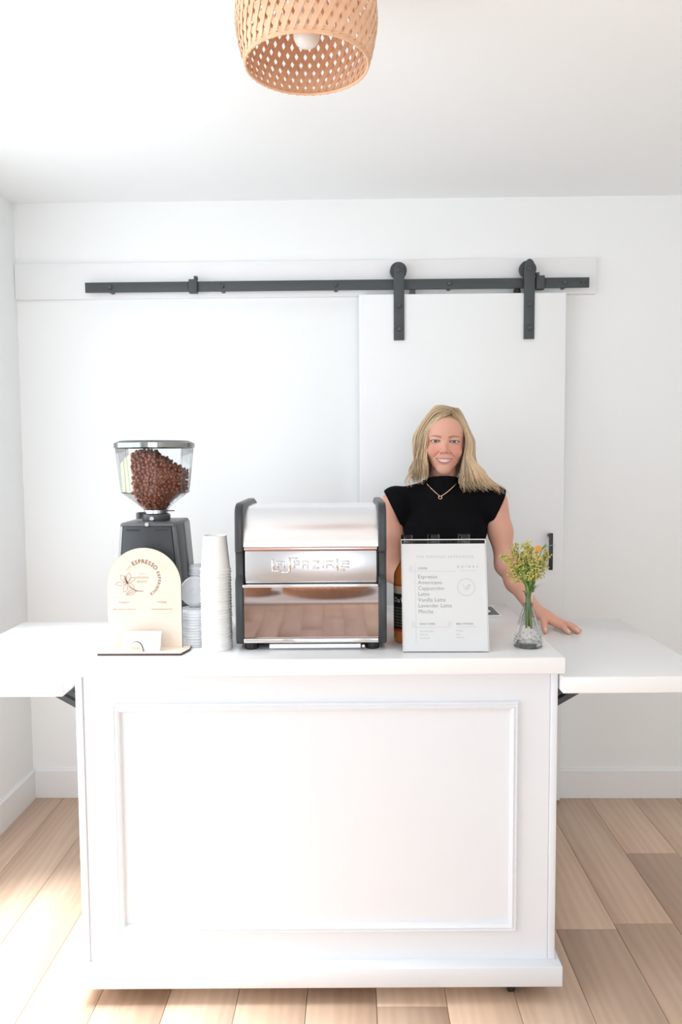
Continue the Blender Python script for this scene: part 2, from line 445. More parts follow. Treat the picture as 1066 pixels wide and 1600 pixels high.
for bx in (1.0365, 1.0559):
    MB().lathe([(0, .0015), (.004, .0015), (.004, 0)], 10).xf(Matrix.Translation((bx, -.004, RZ)) @ Matrix.Rotation(math.radians(90), 4, 'X')).build('rivet', 'black', rail, smooth=True)
def end_stop(x, flip):
    s = MB(); s.box(x - .017, x + .017, -.016, .012, RZ - .0275, RZ + .0275)
    st = s.build('end_stop', 'iron', rail, bevel=.002)
    e = x + flip * .012
    MB().box(e - .007, e + .007, -.018, .004, RZ + .0275, RZ + .040).build('stop_tab', 'iron', st, bevel=.0015)
    MB().box(x - flip * .019 - .004, x - flip * .019 + .004, -.012, .010, RZ - .012, RZ + .018).build('rubber_bumper', 'black', st, bevel=.001)
    return st
end_stop(-0.5558, 1)
end_stop(0.8692, -1)

DY0, DY1 = RAILY - .012 + .0, RAILY + .026
door = thing('sliding_barn_door', 'plain white sliding barn door hanging from charcoal rail hangers', 'door', (0, 0, 0))
MB().box(0.1277, 0.9741, DY0 - .006, DY1 - .004, FZ + .015, 2.1965).build('door_slab', 'door', door, bevel=.003)
for hx in (0.2912, 0.8223):
    zt = 2.324 if hx < .5 else 2.3313
    h = MB()
    # strap with rounded head
    prof = [(-.0215, 2.0096), (.0215, 2.0096), (.0215, zt - .036)] + [(.0215 * math.cos(a) * 1.0, zt - .036 + .036 * math.sin(a)) for a in [math.pi * i / 12 for i in range(1, 12)]] + [(-.0215, zt - .036)]
    h.prism(prof, lambda u, v, w: (hx + u, w, v), DY0 - .014, DY0 - .0065)
    ho = h.build('hanger_strap', 'iron', door, bevel=.0012)
    wz = RZ + .021 + .0345
    MB().lathe([(.0, -.009), (.0345, -.009), (.0345, -.006), (.029, -.0035), (.029, .0035), (.0345, .006), (.0345, .009), (0, .009)], 36).xf(Matrix.Translation((hx + (-.001 if hx < .5 else -.003), RAILY + .002, wz)) @ Matrix.Rotation(math.radians(90), 4, 'X')).build('wheel', 'iron', door, smooth=True)
    MB().lathe([(.012, 0), (.012, .004), (.007, .006), (.0065, .0035), (0, .0035)], 20).xf(Matrix.Translation((hx, DY0 - .014, wz)) @ Matrix.Rotation(math.radians(90), 4, 'X')).build('axle_bolt', 'iron2', ho, smooth=True)
    for bz in (2.148, 2.0541):
        MB().lathe([(0, .0085), (.007, .0085), (.0105, .005), (.0105, 0)], 18).xf(Matrix.Translation((hx, DY0 - .014, bz)) @ Matrix.Rotation(math.radians(90), 4, 'X')).build('bolt', 'iron2', ho, smooth=True)
MB().box(0.3371, 0.3594, DY0, DY1 - .01, 2.1965, 2.2147).build('anti_jump_block', 'iron', door, bevel=.002)
MB().lathe([(0, .02), (.012, .02), (.015, .012), (.015, 0)], 18).xf(Matrix.Translation((0.7773, RAILY, 2.1965))).build('anti_jump_disc', 'black', door, smooth=True)
hd = MB(); hd.box(0.9069, 0.9224, DY0 - .044, DY0 - .034, 1.0606, 1.2135)
hn = hd.build('door_handle', 'black', door, bevel=.0015)
for hz in (1.0674, 1.197):
    MB().box(0.9089, 0.9205, DY0 - .034, DY0 - .006, hz, hz + .012).build('handle_post', 'black', hn, bevel=.001)

# ================================================================== CART
CR = 0.0154
cart = thing('coffee_cart', 'white panelled coffee bar cart with folding side leaves on casters', 'cart', (0, 0, 0), CR)
ZT = 1.0018
MB().box(-.655, .6555, 0, .745, ZT - .044, ZT).build('worktop', 'top', cart, bevel=.004, bseg=3)
BW, BF = .645, .038
bd = MB()
bd.box(-BW + .018, BW - .018, BF + .008, .715, .13, ZT - .044)
bd.build('body', 'cart', cart)
fr = MB(); fr.box(-BW + .020, BW - .020, BF, BF + .008, .1555, ZT - .044).build('front_panel', 'cart', cart)
for s in (-1, 1):
    x0, x1 = sorted((s * BW, s * (BW - .019)))
    MB().box(x0, x1, BF - .006, BF + .05, .1555, ZT - .044).build('corner_post', 'cart', cart, bevel=.0025)
    xs = sorted((s * BW, s * (BW - .012)))
    MB().box(xs[0], xs[1], BF + .05, .715, .1555, ZT - .044).build('side_panel', 'cart', cart)
# picture-frame moulding, four mitred lengths
def mould(p0, p1, q0, q1, name='moulding'):
    """profiled strip between outer corners p0-p1 and inner corners q0-q1 (x, z)"""
    steps = [(0.0, 0.0), (0.02, .009), (.22, .013), (.34, .0095), (.5, .0095), (.62, .0135), (.86, .0105), (1.0, .0035), (1.0, 0.0)]
    v = []
    for t, d in steps:
        v.append((p0[0] + (q0[0] - p0[0]) * t, BF - d, p0[1] + (q0[1] - p0[1]) * t))
        v.append((p1[0] + (q1[0] - p1[0]) * t, BF - d, p1[1] + (q1[1] - p1[1]) * t))
    n = len(steps)
    f = [(2 * i, 2 * i + 1, 2 * i + 3, 2 * i + 2) for i in range(n - 1)]
    f.append(tuple(2 * i for i in range(n))); f.append(tuple(2 * i + 1 for i in range(n - 1, -1, -1)))
    MB().add(v, f).build(name, 'cart', cart, smooth=True, angle=28)
X0, X1, Z0, Z1, w = -.5475, .5405, .2375, .8755, .023
mould((X0, Z1), (X1, Z1), (X0 + w, Z1 - w), (X1 - w, Z1 - w))
mould((X1, Z1), (X1, Z0), (X1 - w, Z1 - w), (X1 - w, Z0 + w))
mould((X1, Z0), (X0, Z0), (X1 - w, Z0 + w), (X0 + w, Z0 + w))
mould((X0, Z0), (X0, Z1), (X0 + w, Z0 + w), (X0 + w, Z1 - w))
# plinth
MB().box(-.664, .6585, 0, .735, .0995, .1555).build('plinth', 'cart', cart, bevel=.003)
for cx_, yf_ in ((-.56, .10), (.530, .058)):
    for cy_ in (yf_, .62):
        cs = MB().lathe([(0, -.009), (.020, -.009), (.0225, -.006), (.0225, .006), (.020, .009), (0, .009)], 28).xf(Matrix.Translation((cx_, cy_, FZ + .0227)) @ Matrix.Rotation(math.radians(90), 4, 'Y')).build('caster', 'black', cart, smooth=True)
        MB().box(cx_ - .016, cx_ + .016, cy_ - .016, cy_ + .016, .0955, .0995).box(cx_ - .014, cx_ - .011, cy_ - .008, cy_ + .008, FZ + .02, .0955).box(cx_ + .011, cx_ + .014, cy_ - .008, cy_ + .008, FZ + .02, .0955).build('caster_fork', 'silver', cs)
# folding leaves, a worktop thickness below the main top
for s in (-1, 1):
    x0, x1 = sorted((s * (BW + .004 if s > 0 else BW + .021), s * (1.0582 if s > 0 else 1.0744)))
    zt = ZT - .0527
    lf = MB().box(x0, x1, 0.002, .745, zt - .0445, zt).build('side_leaf', 'top', cart, bevel=.004, bseg=3)
    for by in (.105, .62):
        zb = zt - .0445
        br = MB()
        xw = s * BW; n = s
        br.box(*sorted((xw, xw + n * .012)), by - .014, by + .014, zb - .16, zb)
        br.box(*sorted((xw, xw + n * .20)), by - .014, by + .014, zb - .010, zb)
        brk = br.build('bracket', 'iron', lf, bevel=.001)
        for off, ln in ((0.0, .072), (.030, .072)):
            zs = zb - .032 - off * .9 + .004
            d = [(xw + n * .004, zs - .014), (xw + n * .004, zs + .003), (xw + n * .10, zs + .058), (xw + n * .10, zs + .041)]
            MB().prism(d, lambda u, v, w_: (u, w_, v), by - .011, by + .011).build('brace_bar', 'iron', brk)

# ================================================================== ESPRESSO MACHINE  (the customer side)
EX, EY = -.016, .095
em = thing('espresso_machine', 'steel espresso machine with dark grey sides and raised chrome lettering', 'espresso machine', (EX, EY, ZT), CR)
H0 = .018                                        # underside above the worktop
def side(sx):
    # profile in (depth, height); wraps the curved cover
    pr = [(.004, H0), (.012, H0 - .002), (.36, H0 - .002), (.385, H0 + .02), (.385, .36), (.36, .392), (.30, .404), (.05, .404)]
    for i in range(1, 8):
        a = math.radians(90 - 90 * i / 8)
        pr.append((.050 - .046 * math.cos(a), .374 + .030 * math.sin(a)))
    pr += [(.002, .36), (.0, .272), (.010, .266), (.013, .207), (.001, .197), (-.004, .188), (-.004, .03)]
    x0, x1 = sorted((sx * .184, sx * .2065))
    return MB().prism(pr, lambda u, v, w_: (w_, u, v), x0, x1).build('side_panel', 'darkgrey', em, bevel=.004, bseg=2)
side(-1); side(1)
MB().box(-.184, .184, .03, .372, H0 + .004, .27).build('chassis', 'black', em)
# curved cover
cv = []
NC = 16
for i in range(NC + 1):
    a = math.radians(6 + 84 * i / NC)
    cv.append((.146 - .139 * math.cos(a), .272 + .118 * math.sin(a)))
cv += [(.24, .390), (.34, .386), (.372, .372), (.372, .27), (.14, .27)]
MB().prism(cv, lambda u, v, w_: (w_, u, v), -.1840, .1840).build('curved_cover', 'cover', em, smooth=True, angle=30)
MB().box(-.181, .181, -.001, .02, .2765, .2835).build('copper_strip', 'copper', em, bevel=.0012)
lp = MB().box(-.1795, .1795, .006, .024, .1855, .2745).build('logo_panel', 'satin', em, bevel=.0012)
MB().box(-.186, .1835, -.009, .022, .1755, .1835).build('chrome_rail', 'chrome', em, bevel=.002)
MB().box(-.185, .184, .004, .02, .0345, .1755).build('polished_panel', 'tinted', em)
MB().box(-.185, .184, -.004, .022, .0215, .034).build('lower_chrome_strip', 'chrome', em, bevel=.002)
MB().box(-.115, .135, -.004, .12, .007, .018).build('drip_tray', 'card', em, bevel=.001)
MB().lathe([(0, .004), (.004, .004), (.004, 0)], 10).xf(Matrix.Translation((.142, -.003, .013)) @ Matrix.Rotation(math.radians(90), 4, 'X')).build('tray_screw', 'copper', em, smooth=True)
for fx in (-.168, .168):
    for fy in (.028, .33):
        MB().lathe([(.0175, 0), (.0185, .004), (.0185, .022)], 24, (fx, fy, 0)).build('foot', 'black', em, smooth=True)
# raised lettering
lg = MB(); LS = 7.107; K = 1 / 577.0
def lb(x0, y0, x1, y1, d=.009):
    a = ((410 + x0 / LS) - 482.2) * K; b = ((410 + x1 / LS) - 482.2) * K
    zt_, zb_ = .2560 - (y0 / LS - 13.8) * K, .2560 - (y1 / LS - 13.8) * K
    lg.box(a, b, .006 - d, .0065, zb_, zt_)
for r in [(78, 118, 104, 255), (104, 236, 172, 255), (130, 138, 150, 222), (200, 138, 220, 222), (150, 138, 200, 152), (150, 178, 200, 192),
          (258, 98, 290, 250), (290, 98, 368, 116), (190, 250, 290, 270),
          (316, 135, 336, 222), (336, 135, 388, 149), (336, 172, 388, 186), (370, 149, 388, 172),
          (414, 135, 432, 222), (468, 135, 486, 222), (432, 135, 468, 149), (432, 178, 468, 192),
          (520, 135, 612, 150), (520, 208, 612, 224), (640, 135, 660, 222),
          (680, 135, 698, 222), (752, 135, 770, 222), (698, 135, 752, 149), (698, 178, 752, 192),
          (790, 112, 822, 248), (822, 230, 895, 248), (855, 135, 872, 215), (872, 135, 946, 148), (872, 168, 946, 182), (872, 202, 946, 215), (928, 148, 946, 168)]:
    lb(*r)
zz = [(590, 150), (612, 150), (544, 208), (520, 208)]
lg.prism([(((410 + x / LS) - 482.2) * K, .2560 - (y / LS - 13.8) * K) for x, y in zz], lambda u, v, w_: (u, w_, v), -.001, .0065)
lg.build('raised_lettering', 'chrome', lp, bevel=.0012, bseg=1)

# ================================================================== GRINDER
GX, GY = -.4935, .22
gr = thing('coffee_grinder', 'black coffee grinder with clear bean hopper behind the wooden sign', 'grinder', (GX, GY, ZT))
T = .337
def taper(hx0, hx1, y0, y1, z0, z1, e=.0):
    return MB().add([(-hx0, y0, z0), (hx0, y0, z0), (hx0, y1, z0), (-hx0, y1, z0), (-hx1, y0 + e, z1), (hx1, y0 + e, z1), (hx1, y1, z1), (-hx1, y1, z1)],
                    [(0, 3, 2, 1), (4, 5, 6, 7), (0, 1, 5, 4), (1, 2, 6, 5), (2, 3, 7, 6), (3, 0, 4, 7)])
taper(.103, .0775, .004, .19, .012, T, 0.0).build('body', 'black', gr, bevel=.004)
taper(.094, .070, -.004, .006, .06, T - .004, 0.0).build('front_panel', 'darkgrey', gr, bevel=.003)
for s in (-1, 1):
    x0b, x0t = (.095, .0712) if s < 0 else (.095, .0712)
    MB().add([(s * x0b, -.003, .06), (s * (x0b + .0085), -.003, .06), (s * (x0b + .0085), .02, .06), (s * x0b, .02, .06),
              (s * x0t, -.003, T - .004), (s * (x0t + .007), -.003, T - .004), (s * (x0t + .007), .02, T - .004), (s * x0t, .02, T - .004)],
             [(0, 3, 2, 1), (4, 5, 6, 7), (0, 1, 5, 4), (1, 2, 6, 5), (2, 3, 7, 6), (3, 0, 4, 7)]).build('edge_strip', 'silver' if s < 0 else 'midgrey', gr)
MB().add([(s_, y_, z_) for (s_, y_, z_) in [(.100, .13, .012), (.1065, .13, .012), (.1065, .192, .012), (.100, .192, .012), (.075, .13, T - .002), (.0815, .13, T - .002), (.0815, .192, T - .002), (.075, .192, T - .002)]],
         [(0, 3, 2, 1), (4, 5, 6, 7), (0, 1, 5, 4), (1, 2, 6, 5), (2, 3, 7, 6), (3, 0, 4, 7)]).build('rear_strip', 'silver', gr)
taper(.080, .076, -.004, .195, T - .004, T + .006, .003).build('top_plate', 'midgrey', gr, bevel=.003)
for s in (-1, 1):
    MB().box(s * .042 - .018, s * .042 + .018, -.006, .0, T - .016, T - .0125).build('vent_slot', 'black', gr)
MB().box(-.1, .1, -.05, .2, 0, .014).build('base_plate', 'black', gr, bevel=.004)
MB().lathe([(.0, .004), (.006, .004), (.006, 0)], 14).xf(Matrix.Translation((.0, -.004, T + .002)) @ Matrix.Rotation(math.radians(90), 4, 'X')).build('locking_screw', 'chrome', gr, smooth=True)
# red oval badge, mostly hidden by the sign
em_ = MB(); N_ = 40
for i in range(N_):
    a, b = 2 * math.pi * i / N_, 2 * math.pi * (i + 1) / N_
    def e_(t, k): return ((.036 + k) * math.cos(t), -.0065, .245 + (.022 + k) * math.sin(t))
    p = [e_(a, 0), e_(a, .004), e_(b, .004), e_(b, 0)]
    em_.add(p + [(q[0], -.003, q[2]) for q in p], [(0, 1, 2, 3), (0, 4, 5, 1), (2, 6, 7, 3)])
bdg = em_.build('badge_ring', 'red', gr)
MB().prism([(.036 * math.cos(2 * math.pi * i / 32), .022 * math.sin(2 * math.pi * i / 32)) for i in range(32)], lambda u, v, w_: (u, w_, .245 + v), -.0055, -.003).build('badge_face', 'card', bdg)
# collar and hopper, axis at (HX, HY)
HX, HY = .001, .098
MB().lathe([(.0, 0), (.040, 0), (.042, .003), (.042, .016), (.039, .020), (0, .020)], 36, (HX, HY, T + .006)).build('adjusting_collar', 'midgrey', gr, smooth=True)
kn = MB(); kn.lathe([(0, 0), (.0085, 0), (.0085, .016), (.006, .019), (0, .019)], 18, (HX - .047, HY - .02, T + .012)).build('collar_knob', 'midgrey', gr, smooth=True)
MB().tube([(HX - .046, HY - .02, T + .026), (HX - .03, HY - .01, T + .026)], .006, 8).build('knob_arm', 'midgrey', gr)
MB().lathe([(0, .005), (.0065, .005), (.0065, 0)], 16).xf(Matrix.Translation((HX - .002, HY - .041, T + .014)) @ Matrix.Rotation(math.radians(90), 4, 'X')).build('collar_screw', 'chrome', gr, smooth=True)
MB().lathe([(.0, 0), (.0335, 0), (.0355, .002), (.0355, .012), (.033, .014), (0, .014)], 36, (HX, HY, T + .026)).build('hopper_neck', 'satin', gr, smooth=True)
MB().box(HX + .03, HX + .055, HY - .004, HY + .004, T + .033, T + .036).build('slide_tab', 'black', gr)
ZH = T + .038
def octo(r, z, rot=math.radians(14)):
    return [(HX + r * math.sin(rot + k * math.pi / 4), HY - r * math.cos(rot + k * math.pi / 4), z) for k in range(8)]
levels = [(.036, ZH), (.0405, ZH + .006), (.0985, ZH + .052), (.1035, ZH + .090), (.1135, ZH + .184)]
hv, hf = [], []
for r, z in levels: hv += octo(r, z)
for i in range(len(levels) - 1):
    for k in range(8):
        q = (k + 1) % 8
        hf.append((i * 8 + k, i * 8 + q, i * 8 + 8 + q, i * 8 + 8 + k))
MB().add(hv, hf).build('hopper', 'hopper', gr)
rb = MB()                                          # moulded ribs along the corners of the hopper
for k in range(8):
    pts = [octo(r, z)[k] for r, z in levels[2:]]
    rb.tube(pts, .0011, 6)
ring = [Vector(p) for p in octo(.0985, ZH + .052)]
rb.tube(ring + [ring[0]], .0011, 6)
rb.build('hopper_ribs', thin_clear('rib_plastic', (0.86, 0.87, 0.87), (0.6, 0.6, 0.6), 1.3), gr)
LZ = ZH + .184
MB().lathe([(.1155, 0), (.1185, .001), (.1185, .0145), (.116, .0155), (.1155, .0145)], 64, (HX, HY, LZ), caps=False)  .build('lid_rim', 'smoked', gr, smooth=True)
MB().lathe([(.115, .012), (.115, .0155), (.100, .0215), (.0, .0225)], 64, (HX, HY, LZ)).build('lid', 'midgrey', gr, smooth=True)
# two pale yellow translucent panels added inside the hopper's left side
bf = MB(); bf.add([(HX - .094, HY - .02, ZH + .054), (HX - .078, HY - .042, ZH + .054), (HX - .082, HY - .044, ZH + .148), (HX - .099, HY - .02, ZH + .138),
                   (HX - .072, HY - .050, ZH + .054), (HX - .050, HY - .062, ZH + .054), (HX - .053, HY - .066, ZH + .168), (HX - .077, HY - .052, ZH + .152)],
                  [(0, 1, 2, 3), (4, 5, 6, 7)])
bfo = bf.build('yellow_panel', 'yellow_panel', gr)
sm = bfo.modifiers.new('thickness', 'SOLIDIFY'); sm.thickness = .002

# the beans: nobody could count them
def oct_in(x, y, r, rot=math.radians(14)):
    a = r * math.cos(math.pi / 8)
    for k in range(8):
        t = rot + (k + .5) * math.pi / 4
        if x * math.sin(t) - y * math.cos(t) > a: return False
    return True
def hop_r(z):
    for (r0, z0), (r1, z1) in zip(levels, levels[1:]):
        if z <= z1: return r0 + (r1 - r0) * (z - z0) / (z1 - z0)
    return levels[-1][0]
bm_ = MB(); placed = []
cellsz = .0110; grid_ = {}
tries = 0
rnd = random.Random(3)
while tries < 60000 and len(placed) < 1500:
    tries += 1
    z = ZH + .004 + rnd.random() * .178
    R = hop_r(z) - .006
    x = (rnd.random() * 2 - 1) * R; y = (rnd.random() * 2 - 1) * R
    if not oct_in(x, y, R): continue
    zl = z - ZH
    if zl > .052:
        if x < -.047: continue
        top = .178 - max(0.0, x + .012) * .62 - max(0, -.012 - x) * .35
        if zl > top: continue
        depth_in = oct_in(x, y, R - .011)
        if depth_in and zl < top - .014 and x > -.035: continue
        if y > .045: continue
    else:
        if x < -.046 + zl * .12: continue
        if x > .038 + zl * .05: continue
        if oct_in(x, y, R - .013) and zl < .046: continue
        if y > .02: continue
    key = (int(x // cellsz), int(y // cellsz), int(z // cellsz)); bad = False
    for dx in (-1, 0, 1):
        for dy in (-1, 0, 1):
            for dz in (-1, 0, 1):
                for q in grid_.get((key[0] + dx, key[1] + dy, key[2] + dz), ()):
                    if (q[0] - x) ** 2 + (q[1] - y) ** 2 + (q[2] - z) ** 2 < .0096 ** 2: bad = True; break
                if bad: break
            if bad: break
        if bad: break
    if bad: continue
    grid_.setdefault(key, []).append((x, y, z)); placed.append((x, y, z))
    rot = Euler((rnd.random() * 6.3, rnd.random() * 6.3, rnd.random() * 6.3)).to_matrix()
    s_ = .88 + rnd.random() * .25
    bm_.ball((HX + x, HY + y, z), (.0074 * s_, .0056 * s_, .0044 * s_), 8, 6, rot)
core = []                                            # inner heap the outer beans lie on
for r, z in ((.026, ZH + .004), (.030, ZH + .010), (.084, ZH + .052), (.088, ZH + .088), (.092, ZH + .110)):
    ring_ = []
    for p in octo(r, z):
        xl = min(max(p[0] - HX, -.036), .030 + (r - .03) if z > ZH + .05 else .030); yl = min(p[1] - HY, .03)
        ring_.append((HX + xl, HY + yl, z))
    core.append(ring_)
top_ = [(p[0], p[1], ZH + min(.166 - max(0.0, p[0] - HX + .012) * .62 - max(0, -.012 - p[0] + HX) * .35, .16)) for p in core[-1]]
core.append(top_)
cvx = [p for r_ in core for p in r_]
bm_.add(cvx, [(i * 8 + k, i * 8 + (k + 1) % 8, i * 8 + 8 + (k + 1) % 8, i * 8 + 8 + k) for i in range(len(core) - 1) for k in range(8)] + [tuple(range((len(core) - 1) * 8, len(core) * 8))])
bo = bm_.build('coffee_beans', 'bean', None, smooth=True, angle=180, loc=(GX, GY, ZT))

tag(bo, 'brown roasted coffee beans heaped inside the clear grinder hopper', 'coffee beans', kind='stuff')
# ================================================================== WOODEN SIGN
SGX, SGY = -.4765, .040
sg = thing('wooden_sign', 'arched birch plywood counter sign engraved with circular lettering and a flower', 'sign', (SGX, SGY, ZT))
bw0, bw1 = -.112, .113
base_poly = [(bw0, 0), (bw1, 0), (bw1 + .013, .052), (bw1 + .008, .115), (bw0 - .010, .115), (bw0 - .012, .052)]
MB().prism(base_poly, lambda u, v, w_: (u, v, w_), .0008, .0058).build('base_edge', 'burnt', sg)
MB().prism([(u * .994, v * .99 + .0005) for u, v in base_poly], lambda u, v, w_: (u, v, w_), .0058, .0063).build('base_plate', 'ply', sg)
BY = .068                                            # face of the upright board
AW = .1025; ZA = .181
def arch(sc=1.0, n=40, zlow=.0063):
    r = AW * sc
    return [(-r, zlow), (r, zlow)] + [(r * math.cos(math.pi * i / n), ZA + r * math.sin(math.pi * i / n)) for i in range(n + 1)]
MB().prism(arch(), lambda u, v, w_: (u, w_, v), BY + .0005, BY + .006).build('board_edge', 'burnt', sg)
bdp = MB().prism(arch(.9965), lambda u, v, w_: (u, w_, v), BY - .0002, BY + .0007).build('board', 'ply', sg)
YT = BY - .0006
# circular lettering
def arc_text(mb, body, r, a0, a1, size, cx_, cz_, weight=0.0):
    """letters spread evenly (by width) clockwise from angle a0 to a1 (degrees, 90 = top)"""
    wd = {'I': .45, ' ': .5, 'E': .8, 'S': .8, 'R': .9, 'N': 1.0, 'O': 1.05, 'X': .9, 'P': .85, 'T': .85, 'H': 1.0, 'C': .9}
    tot = sum(wd.get(c, .9) for c in body); acc = 0
    for c in body:
        k = wd.get(c, .9); a = math.radians(a0 + (a1 - a0) * (acc + k / 2) / tot); acc += k
        if c == ' ': continue
        v, f = text_geo(c, size, weight=weight)
        th = a - math.pi / 2
        mb.add([(cx_ + r * math.cos(a) + p[0] * math.cos(th) - p[1] * math.sin(th), YT, cz_ + r * math.sin(a) + p[0] * math.sin(th) + p[1] * math.cos(th)) for p in v], f)
RX, RZc, RR = -.0050, .197, .0475
t1 = MB()
arc_text(t1, 'ESPRESSO', RR + .001, 124, 34, .0158, RX, RZc, .00028)
arc_text(t1, 'EXPERIENCE', RR, 27, -64, .0108, RX, RZc, .0002)
t1.build('circular_lettering', 'engrave', bdp)
t1 = MB(); arc_text(t1, 'THE', RR, 153, 130, .0090, RX, RZc)
t1.build('circular_lettering', 'engrave2', bdp)
for txt, z_ in (('VIRGINIA', .2010), ('BEACH', .1895)):
    put_text(MB(), txt, RX, z_, .0082, YT, spacing=1.15, weight=.0001).build('town_lettering', 'engrave2', bdp)
stroke(MB(), [(RX - .009, .2112), (RX + .011, .2112)], .0009, YT).build('engraved_rule', 'engrave2', bdp)
# line-drawn flower with six petals, stamens, stalk and leaf
fx, fz = -.0460, .1865; t1 = MB()
def petal(ang, L, wd_, bend=0.0):
    a = math.radians(ang); c, s = math.cos(a), math.sin(a)
    def tr(p): return (fx + p[0] * c - p[1] * s, fz + p[0] * s + p[1] * c)
    for sgn in (1, -1):
        stroke(t1, [tr(p) for p in bez((.003, 0), (L * .55, sgn * wd_ + bend), (L, bend))], .00085, YT)
    stroke(t1, [tr(p) for p in bez((.006, 0), (L * .4, bend * .4), (L * .6, bend * .7))], .0005, YT)
for ang, L, wd_, bd_ in ((80, .0290, .0120, -.001), (128, .0285, .0120, .001), (182, .0330, .0105, .002), (247, .0275, .0120, .001), (322, .0250, .0120, -.001), (28, .0265, .0110, .002)):
    petal(ang, L, wd_, bd_)
for ang, L in ((112, .0215), (120, .018), (104, .0225), (131, .0165)):
    a = math.radians(ang); stroke(t1, [(fx, fz), (fx + L * math.cos(a), fz + L * math.sin(a))], .0009, YT)
t1.prism([(fx + .0028 * math.cos(i * math.pi / 6), fz + .0028 * math.sin(i * math.pi / 6)) for i in range(12)], lambda u, v, w_: (u, w_, v), YT, YT + .0004)
stroke(t1, bez((fx + .006, fz - .009), (fx + .020, fz - .022), (fx + .029, fz - .0225)), .0018, YT)
stroke(t1, bez((fx + .022, fz - .0215), (fx + .034, fz - .0235), (fx + .044, fz - .0230)), .0016, YT)
lx, lz = fx - .004, fz - .033
stroke(t1, bez((fx + .024, fz - .022), (fx + .004, fz - .014), (lx, lz)), .0009, YT)
stroke(t1, bez((fx + .024, fz - .022), (fx + .016, fz - .036), (lx, lz)), .0009, YT)
stroke(t1, bez((fx + .022, fz - .023), (fx + .008, fz - .026), (lx, lz)), .0007, YT)
for k in (.3, .5, .7):
    qx, qz = lx + (fx + .022 - lx) * k, lz + (fz - .023 - lz) * k + .001
    stroke(t1, [(qx, qz), (qx - .003, qz + .005)], .0005, YT); stroke(t1, [(qx, qz), (qx + .001, qz - .004)], .0005, YT)
t1.build('flower_engraving', 'engrave', bdp)
for txt, x_, z_, s_, k_ in (('Instagram', -.0560, .1330, .0090, dict(shear=.35, spacing=.85)), ('Website', .0480, .1330, .0090, dict(shear=.35, spacing=.85)),
                            ('@the_espresso_experience', -.0560, .1135, .0056, dict(spacing=1.0, weight=.00008)), ('espressoexperience.com', .0480, .1135, .0056, dict(spacing=1.02, weight=.00008))):
    put_text(MB(), txt, x_, z_, s_, YT, **k_).build('small_lettering', 'engrave2', bdp)
# half-round card holder in front
hc = [(.0185 * 1.0 * math.cos(math.pi * i / 24), .0085 + .0255 * math.sin(math.pi * i / 24)) for i in range(25)]
hc = [(-.013 + u * 1.02, v) for u, v in hc] + [(-.013 - .0189, .0063), (-.013 + .0189, .0063)]
MB().prism(hc, lambda u, v, w_: (u, w_, v), .0205, .0255).build('card_holder_edge', 'burnt', sg)
hcp = MB().prism([((u + .013) * .965 - .013, .0063 + (v - .0063) * .97) for u, v in hc], lambda u, v, w_: (u, w_, v), .0198, .0206).build('card_holder', 'ply', sg)
t1 = MB(); put_text(t1, 'Connect', -.013, .0165, .0078, .0192, shear=.3, spacing=.85)
t1.build('holder_lettering', 'engrave2', hcp)
# the cards standing in it, leaning on the board
for i, (dx, lean) in enumerate(((0.0, .0), (.0012, .0012), (-.001, .0024), (.002, .0036))):
    c = MB(); x0, x1 = -.053 + dx, .0490 + dx; ya = .0275 + i * .0011; yb = ya + .0165 + lean * .3; zt = .0570 - (i % 2) * .0012
    c.add([(x0, ya, .0066), (x1, ya, .0066), (x1, ya + .0006, .0066), (x0, ya + .0006, .0066), (x0 - .0005, yb, zt), (x1 + .0015, yb, zt), (x1 + .0015, yb + .0006, zt), (x0 - .0005, yb + .0006, zt)],
          [(0, 3, 2, 1), (4, 5, 6, 7), (0, 1, 5, 4), (1, 2, 6, 5), (2, 3, 7, 6), (3, 0, 4, 7)])
    o = c.build('business_card', 'card', None, loc=(SGX, SGY, ZT))
    tag(o, ['blank white business card at the front of the wooden sign holder', 'white business card second from front in the sign holder',
            'white business card third from front in the sign holder', 'white business card rearmost in the sign holder'][i], 'card', 'cards in the wooden holder')

# ================================================================== PAPER CUPS (stacked upside down)
cupm = MB().lathe([(.0385, .0035), (.0405, .0), (.0425, .0008), (.0430, .0025), (.0420, .0042), (.0402, .0052), (.0390, .014), (.0318, .0935), (.0312, .0955), (.0300, .0955), (.0292, .0915), (0, .0915)], 40, caps=False).mesh('paper_cup', smooth=True, angle=50)
cupm.materials.append(M['cup'])
NCUP = 28; CS = .00815
for i in range(NCUP):                                 # i = 0 is the topmost
    z = ZT + (NCUP - 1 - i) * CS
    o = link('paper_cup', cupm, None, None, (-.2795 + .0006 * math.sin(i * 2.1) - .0012 * (NCUP - i) / NCUP, .12 + .0006 * math.cos(i * 1.7), z), (0, 0, i * .7))
    lab = 'topmost white paper cup of the tall upside-down stack beside the espresso machine' if i == 0 else (
        'bottom white paper cup of the tall stack, rim on the white worktop' if i == NCUP - 1 else
        'white paper cup, %s from the top of the tall stack' % ORD[i])
    tag(o, lab, 'cup', 'stack of white paper cups')

